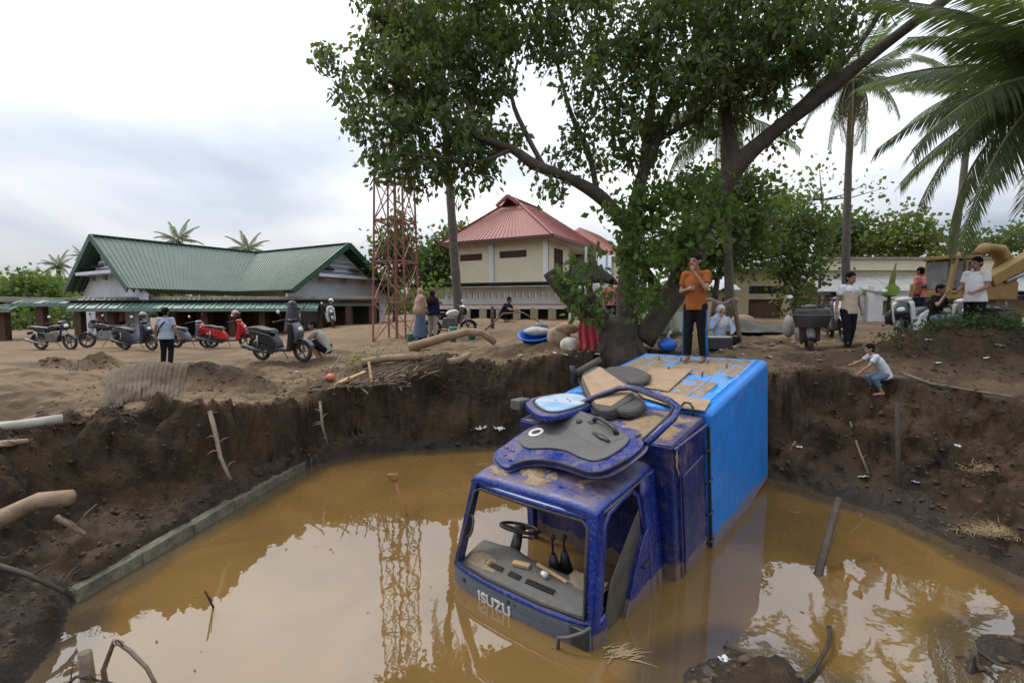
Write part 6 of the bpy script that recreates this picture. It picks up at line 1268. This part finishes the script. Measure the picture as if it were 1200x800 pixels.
# household things by the tree
def blobthing(name, label, cat, loc, r, m, seed=1, flat=.0, part='sack_body', extra=None):
    o = thing(name, label, cat, loc); mb = MB(); mb.ell((0,0,r[2]*.9), r, 16, 12); q = random.Random(seed)
    ph = [q.uniform(0,6) for _ in range(6)]
    mb.v = [(x*(1+.10*math.sin(9*y/r[1]+ph[0])*math.sin(5*z/r[2]+ph[1])+.07*math.sin(6*x/r[0]+ph[2])), y*(1+.10*math.sin(6*x/r[0]+ph[3])), max(flat, z+.08*r[2]*math.sin(7*x/r[0]+ph[4])*math.sin(6*y/r[1]+ph[5]))) for x, y, z in mb.v]
    mb.build(part, m, o, True, sub=1)
    if extra: extra(o)
    return o
def basin(name, label, loc, r, h, m, rot=(0,0,0), sx=1.0):
    o = thing(name, label, 'basin', loc, rot=rot); n = 24
    prof = [(r*.70,0),(r*.92,h*.9),(r*1.0,h),(r*1.03,h*.97),(r*.99,h*1.05),(r*.90,h*1.0),(r*.66,.03),(0,.03)]
    mb = MB(); mb.lathe([(0,0)]+prof, n, Matrix.Diagonal((sx,1,1,1))); mb.build('basin_shell', m, o, True)
    MB().tube([(sx*r*1.01*math.cos(i*6.2832/n), r*1.01*math.sin(i*6.2832/n), h) for i in range(n)], .014, 6, closed=True).build('basin_rim', m, o, True); return o
b0 = on(628,12.4); basin('laundry_basin', 'blue oval basin tipped on its side, filled with pale laundry', b0+Vector((0,0,.06)), .34, .22, M_BLUEP, (R(28),R(-6),0), 1.3)
blobthing('laundry_heap', 'heap of pale laundry in the tipped blue basin', 'laundry', b0+Vector((.02,-.02,.20)), (.34,.22,.12), M_WSACK, 3, part='cloth_pile')
blobthing('laundry_heap', 'dark patterned clothes piled on the pale laundry', 'laundry', b0+Vector((.10,.10,.34)), (.20,.16,.10), mat('dark_print_cloth', (.09,.10,.15), (.25,.25,.28), 22, .9, .3, 40), 4, part='cloth_pile')
blobthing('jute_sack', 'full brown jute sack between the laundry basin and the red cloth', 'sack', on(655,12.0), (.32,.24,.28), M_SACK, 5)
blobthing('jute_sack', 'brown sack lying on top of the white one beside the tree', 'sack', on(664,11.9,.36), (.30,.20,.15), M_SACK, 6)
blobthing('white_sack', 'white woven sack slumped against the red cloth', 'sack', on(667,11.5), (.24,.20,.19), M_WSACK, 7)
basin('teal_basin', 'small teal basin beside the brown jute sack', on(646,12.2), .18, .13, M_TEALP, (R(40),0,.4))
rc = thing('red_cloth', 'red patterned cloth draped from a low branch stub beside the tree', 'cloth', on(690,11.2))
MB().grid(lambda u, v: (-.20+.36*u+.10*v*(u-.3)+.015*math.sin(v*9), .06*math.sin(u*17)*(.4+v)+.02, .95-.93*v+.03*math.sin(u*9)), 26, 16).build('cloth_sheet', M_REDC, rc, True, solid=.01)
basin('green_basin', 'bright green plastic basin at the foot of the tree', on(730,10.85), .21, .10, M_GRNP, (R(6),0,0))
def knot(o): MB().tube([(0,0,.30),(.02,0,.40),(.07,0,.46)], [.05,.025,.05], 7).build('bag_knot', M_CLEAR, o, True)
blobthing('plastic_bag', 'tied blue plastic bag of things beside the standing man', 'bag', on(783,11.2), (.22,.18,.16), M_BLUEP, 8, part='bag_body', extra=knot)
blobthing('plastic_bag', 'translucent pale plastic bag lying by the tree roots', 'bag', on(753,11.0), (.16,.13,.08), M_CLEAR, 9, part='bag_body')
blobthing('plastic_bag', 'dark bundle beside the blue plastic bag', 'bag', on(768,11.3), (.16,.15,.16), M_BSEAT, 10, part='bag_body')
basin('red_bucket', 'small red bucket next to the dark bundle', on(762,11.1), .10, .22, M_REDL)
ws = thing('car_windscreen', 'muddy car windscreen propped up behind the blue plastic bag', 'windscreen', on(786,12.6), R(10), )
MB().grid(lambda u, v: (-.55+1.1*u+.12*(v-.5), .45*v-.12*math.sin(u*3.14), .02+.62*v+.04*math.sin(u*3.14)), 16, 10).build('glass_sheet', mat('green_muddy_glass', (.055,.075,.045), (.10,.12,.075), 6, .15, mud=.5, mscale=3), ws, True, solid=.012)
MB().tube([(-.61,.0,.02),(.49,.0,.02),(.61,.45,.64),(-.49,.45,.64)], .02, 6, closed=True).build('rubber_edge', M_RUB, ws, True)
pn = thing('lean_to_panel', 'brown boards and sheets propped up as a shelter around the seated woman', 'shelter', on(850,12.1))
MB().bar((-.55,0,0),(-.40,.1,.95), .5, .03).build('board', M_SACK, pn); MB().bar((.38,0,0),(.22,.1,1.05), .12, .06).build('board', M_WOOD, pn); MB().grid(lambda u, v: (-.5+.9*u, .15+.35*v, 1.0-.25*v+.06*math.sin(u*9)), 12, 5).build('cloth_roof', M_WSACK, pn, True, solid=.015)
tp = thing('tarp_tent', 'grey-green tarp slumped in a low ridge on the silt behind the seated woman', 'tarp', on(884,14))
MB().grid(lambda u, v: (-1.1+2.2*u, -.5+1.0*v, .42*math.exp(-((v-.5)*3.2)**2)*(1-u*.6)+.05*math.sin(u*13)*math.sin(v*9)), 24, 12).build('tarp_sheet', M_TARP, tp, True, solid=.015)
blobthing('yellow_bundle', 'yellowish sack of belongings on the silt by the tin shed', 'bundle', on(870,16), (.42,.3,.26), M_SACK, 15)
bk = thing('black_case', 'open black case on the ground in front of the seated woman', 'case', on(842,10.9)); MB().box((0,0,.13), (.52,.34,.26)).build('case_body', M_BSEAT, bk, bevel=.03); MB().box((0,0,.275), (.50,.30,.02)).build('case_top', M_PAPER, bk, bevel=.005)
rk = thing('bicycle_rack', 'grey metal rack of hanging pans behind the tree fork', 'rack', on(742,14.5))
for x in (-.4,.4): MB().tube([(x,0,0),(x,0,1.5)], .02, 6).build('rack_post', M_STEEL, rk, True)
MB().tube([(-.4,0,1.05),(.4,0,1.05)], .02, 6).build('rack_bar', M_STEEL, rk, True)
for k in range(5): MB().ell((-.32+.16*k,0,.85), (.075,.05,.15), 8, 6).build('hanging_pan', M_ALLOY, rk, True)
basin('green_bucket', 'green bucket at the foot of the lattice tower', on(482,15.9), .16, .22, M_TEALP); basin('green_bucket', 'green pail beside the thick fallen limb', on(531,13.6,.15), .11, .40, M_TEALP); basin('green_bucket', 'small green tub on the silt past the fallen limb', on(553,15), .15, .30, M_TEALP)
# net tarp on the left bank
M_NETT = mat('brown_net_tarp', (.105,.076,.046), (.075,.055,.034), 20, .95, .8, 70, mud=.5, mscale=2.5, mcol=(.20,.135,.075))
nt = thing('net_tarp', 'ribbed brown net sheet humped over the silt above the left bank', 'net', hit(165,462))
def ntf(u, v):
    p = hit(118+95*u+10*v, 476-44*v-8*u)-hit(165,462); return (p.x, p.y, p.z-.03+.26*max(0,math.sin(u*3.14))**.6*max(0,math.sin(v*3.14))**.6+.010*math.sin(u*110))
MB().grid(ntf, 110, 18).build('net_sheet', M_NETT, nt, True, solid=.012)
# litter: each piece is its own thing
def crumple(label, loc, s, m, seed, cat='litter', name='litter', group=None):
    q = random.Random(seed); mb = MB().grid(lambda u, v: ((u-.5)*s*1.6+q.uniform(-.12,.12)*s, (v-.5)*s*1.2+q.uniform(-.12,.12)*s, .01+s*q.uniform(.02,.42)), 6, 5)
    o = mb.build(name, m, None, False, solid=.006); o.location = loc; o.rotation_euler = (q.uniform(-.2,.2), q.uniform(-.2,.2), q.uniform(0,6)); return tag(o, label, cat, group)
crumple('opened white carton lying on the mud at the back waterline', hit(563,509)+Vector((0,-.03,.03)), .15, M_PAPER, 1, 'carton', 'white_carton'); crumple('torn white carton beside the opened one at the back waterline', hit(585,510)+Vector((0,-.03,.03)), .15, M_PAPER, 2, 'carton', 'white_carton')
spots = [(640,413),(650,416),(662,418),(675,421),(700,420),(690,416),(668,412),(610,418),(845,412),(860,408),(880,404),(895,412),(900,420),(915,401),(930,402),(1062,454),(1088,402),(1168,408),(1156,421),(1098,428),(1122,524),(1072,567),(1012,562),(922,517),(936,528),(445,413),(348,437),(430,408),(848,778),(905,405),(870,417),(960,424),(1020,418),(1003,426),(760,428),(745,424)]
for i, (x, y) in enumerate(spots):
    p = hit(x, y); crumple('crumpled scrap of pale plastic litter on the mud', p+Vector((0,0,.01)), .045+.035*((i*7) % 5)/5, (M_PAPER, M_CLEAR, M_PAPER, M_BLUEP if i in (17,22,9) else M_WSACK)[i % 4], 40+i, 'litter', 'plastic_litter', 'scraps of pale litter')
# straw, weeds and clods -------------------------------------------------
def scatter(n, region, seed, cond=None):
    r = np.random.default_rng(seed); x = r.uniform(region[0], region[1], n); y = r.uniform(region[2], region[3], n)
    if cond is not None: k = cond(x, y); x, y = x[k], y[k]
    i = np.clip(np.searchsorted(AX, x)-1, 0, len(AX)-2); j = np.clip(np.searchsorted(AY, y)-1, 0, len(AY)-2)
    z = TZ2[j, i]; return np.stack([TX2[j,i], TY2[j,i], z], 1), TDW[j,i], TDR[j,i]
def blades(name, C, L_, w, m, label, cat, seed, up=.3):
    r = np.random.default_rng(seed); n = len(C); d = r.normal(size=(n,3)); d[:,2] = np.abs(d[:,2])*up; d /= np.linalg.norm(d,axis=1)[:,None]; s = np.cross(d, [0,0,1]); s /= np.linalg.norm(s,axis=1)[:,None]+1e-6; L = L_*r.uniform(.5,1.3,n)[:,None]
    v = np.stack([C-s*w, C+s*w, C+d*L+s*w*.4, C+d*L-s*w*.4], 1); v[:,:,2] += .012
    return tag(npmesh(name, v.reshape(-1,3), np.arange(4*n).reshape(-1,4), m), label, cat, kind='stuff')
def area(cx, d, rx, ry, n, seed):
    c = on(cx, d); r = np.random.default_rng(seed); q = r.normal(size=(n,2))*np.array([rx,ry])*.5; P = np.array([[c.x+a, c.y+b, float(zt(c.x+a, c.y+b))] for a, b in q]); return P
blades('dry_straw', np.concatenate([area(700,11.0,2.6,.7,700,1), area(760,10.8,1.6,.5,350,2), area(430,10.4,2.2,.8,500,3), area(520,10.9,1.6,.7,350,4), area(180,8.6,2.6,.7,260,5), area(1000,9.4,3,.8,300,6), area(330,8.9,1.2,.4,150,8)]), .14, .0032, M_STRAW, 'dry straw scattered over the pit rim', 'straw', 5)
blades('straw_bundle', np.concatenate([np.array(hit(1172,630))+rng.normal(size=(520,3))*np.array([.22,.10,.012])+np.array([0,0,.04]), np.array(hit(1165,556))+rng.normal(size=(240,3))*np.array([.22,.10,.02])+np.array([0,0,.03])]), .10, .0024, mat('pale_straw', (.34,.26,.12), (.24,.18,.085), 20, .8), 'pale split straw dropped on the right bank', 'straw', 6, .15)
rd = MB(); q = random.Random(3); rb_ = gz(722,766)
for i in range(46):
    a = q.gauss(.35,.30); p = rb_+Vector((q.gauss(0,.05),q.gauss(0,.035),.008)); L_ = q.uniform(.08,.24); rd.tube([p, p+Vector((math.cos(a),math.sin(a),.06))*L_*.5, p+Vector((math.cos(a+q.uniform(-.4,.4)),math.sin(a),-.02))*L_], [.004,.0035,.0015], 4, caps=False)
tag(rd.build('reed_wisps', mat('bleached_reed', (.36,.26,.14), (.26,.18,.095), 20, .8), None), 'bleached reeds floating beside the cab door', 'reeds', kind='stuff')
W = np.concatenate([area(1115,9.45,1.8,.28,1100,11), area(1185,9.5,1.2,.35,1500,12), area(1140,9.35,1.2,.25,500,13)]); W[:,2] += np.abs(np.random.default_rng(3).normal(size=len(W)))*.13
o = leaf_mesh('mound_weeds', W, .060, M_LEAFD, None, -.3, 61); tag(o, 'leafy green weeds growing over the top of the earth mound', 'weeds', kind='stuff')
W = np.concatenate([area(432,11.6,.8,.3,160,21), area(448,12,.8,.3,160,22), area(505,11.0,.4,.3,60,23), area(775,13,1,.6,200,24)]); W[:,2] += np.abs(np.random.default_rng(4).normal(size=len(W)))*.10
o = leaf_mesh('rim_weeds', W, .055, M_LEAFL, None, -.5, 62); tag(o, 'small bright green weeds sprouting along the pit rim', 'weeds', kind='stuff')
def clods(name, C, smin, smax, m, label, seed, flat=.7):
    r = np.random.default_rng(seed); n = len(C)
    ico = np.array([(0,0,1),(.894,0,.447),(.276,.851,.447),(-.724,.526,.447),(-.724,-.526,.447),(.276,-.851,.447),(.724,.526,-.447),(-.276,.851,-.447),(-.894,0,-.447),(-.276,-.851,-.447),(.724,-.526,-.447),(0,0,-1)])
    fc = np.array([(0,1,2),(0,2,3),(0,3,4),(0,4,5),(0,5,1),(1,6,2),(2,7,3),(3,8,4),(4,9,5),(5,10,1),(6,7,2),(7,8,3),(8,9,4),(9,10,5),(10,6,1),(11,7,6),(11,8,7),(11,9,8),(11,10,9),(11,6,10)])
    s = smin*(smax/smin)**(r.uniform(0,1,n)**3); v = ico[None]*(1+r.normal(size=(n,12,1))*.34)*s[:,None,None]*np.array([1,1,flat])*r.uniform(.7,1.3,(n,1,3))+C[:,None]
    f = fc[None]+12*np.arange(n)[:,None,None]; return tag(npmesh(name, v.reshape(-1,3), f.reshape(-1,3), m, None, False), label, 'clods', kind='stuff')
C, dw, dr_ = scatter(60000, (-7.5,7.5,2.2,11.8), 71); rr_ = np.random.default_rng(8).uniform(size=len(C))
bankm = (dw > .03) & (dr_ < .1); rim_ = (dr_ >= .1) & (dr_ < 1.2)
M_CLOD = mat('wet_soil_clod', (.034,.023,.014), (.085,.055,.029), .9, .95, .5, 30); M_CLODD = mat('dry_silt_clod', (.20,.138,.078), (.13,.09,.052), 5, .95, .5, 30)
ls = (C[:,0] < -2) | (C[:,0] > 4)
clods('soil_clods', C[bankm & (rr_ < .55)], .008, .042, M_CLOD, 'dark soil clods strewn down the cut banks', 9)
clods('silt_clods', C[(rim_ & (rr_ < .16)) | ((dr_ > 1.2) & (rr_ < .09))], .008, .035, M_CLODD, 'dry silt crumbs strewn along the pit rim', 10)
HC = np.concatenate([area(1105,9.25,2.4,.8,900,31), area(1190,9.3,2,.7,600,32), area(240,9.3,2.2,.8,420,33), area(65,10.4,1,.5,200,34), area(115,12,1.1,.5,200,35), area(450,10.6,2.4,.9,500,36), area(380,9.6,1.2,.7,260,37), area(520,10.6,2,.8,420,38)])
clods('heap_clods', HC, .010, .045, M_CLOD, 'dark clods on the dug-up earth heaps', 11)

# rootlets hanging from the rim of the cut
rt = MB(); q = random.Random(77)
for i in range(230):
    k = q.randrange(len(RIM)-2); a, b = Vector((*RPOLY[k],0)), Vector((*RPOLY[k+1],0)); p = a.lerp(b, q.random()); nrm_ = Vector((-(b-a).y, (b-a).x, 0)).normalized()
    c_ = Vector((.8,6,0))-p; c_.z = 0; c_.normalize(); p = p+c_*q.uniform(-.05,.45); z0 = float(zt(p.x,p.y)); p.z = z0+.03
    L_ = q.uniform(.10,.42); s0 = Vector((q.uniform(-.3,.3),q.uniform(-.3,.3),0)); rt.tube([p-c_*.06, p+c_*.05+Vector((0,0,.01)), p+c_*.10+s0*L_*.4+Vector((0,0,-L_*.5)), p+c_*.12+s0*L_+Vector((0,0,-L_))], [.005,.0045,.003,.0015], 4, caps=False)
tag(rt.build('hanging_rootlets', M_DSTICK, None), 'thin bare rootlets hanging from the rim of the cut banks', 'roots', kind='stuff')
# leaves and chips floating on the pool
rg_ = np.random.default_rng(91); X = rg_.uniform(-5.2,6.5,9000); Y = rg_.uniform(3.0,9.3,9000); D = pdist(X, Y, WPOLY)
keep = (D < -.03) & (rg_.uniform(size=9000) < .018+.16*np.exp(D/.16)); X, Y = X[keep], Y[keep]; n = len(X); A = rg_.uniform(0,6.28,n); S_ = rg_.uniform(.006,.022,n)
v = np.stack([np.stack([X+S_*np.cos(A+o_)*f_, Y+S_*np.sin(A+o_)*f_, np.full(n,.006)], 1) for o_, f_ in ((0,1.6),(1.57,.6),(3.14,1.6),(4.71,.6))], 1)
tag(npmesh('floating_leaf_bits', v.reshape(-1,3), np.arange(4*n).reshape(-1,4), M_STRAW), 'scattered leaf bits and chips floating on the pool', 'leaf bits', kind='stuff')
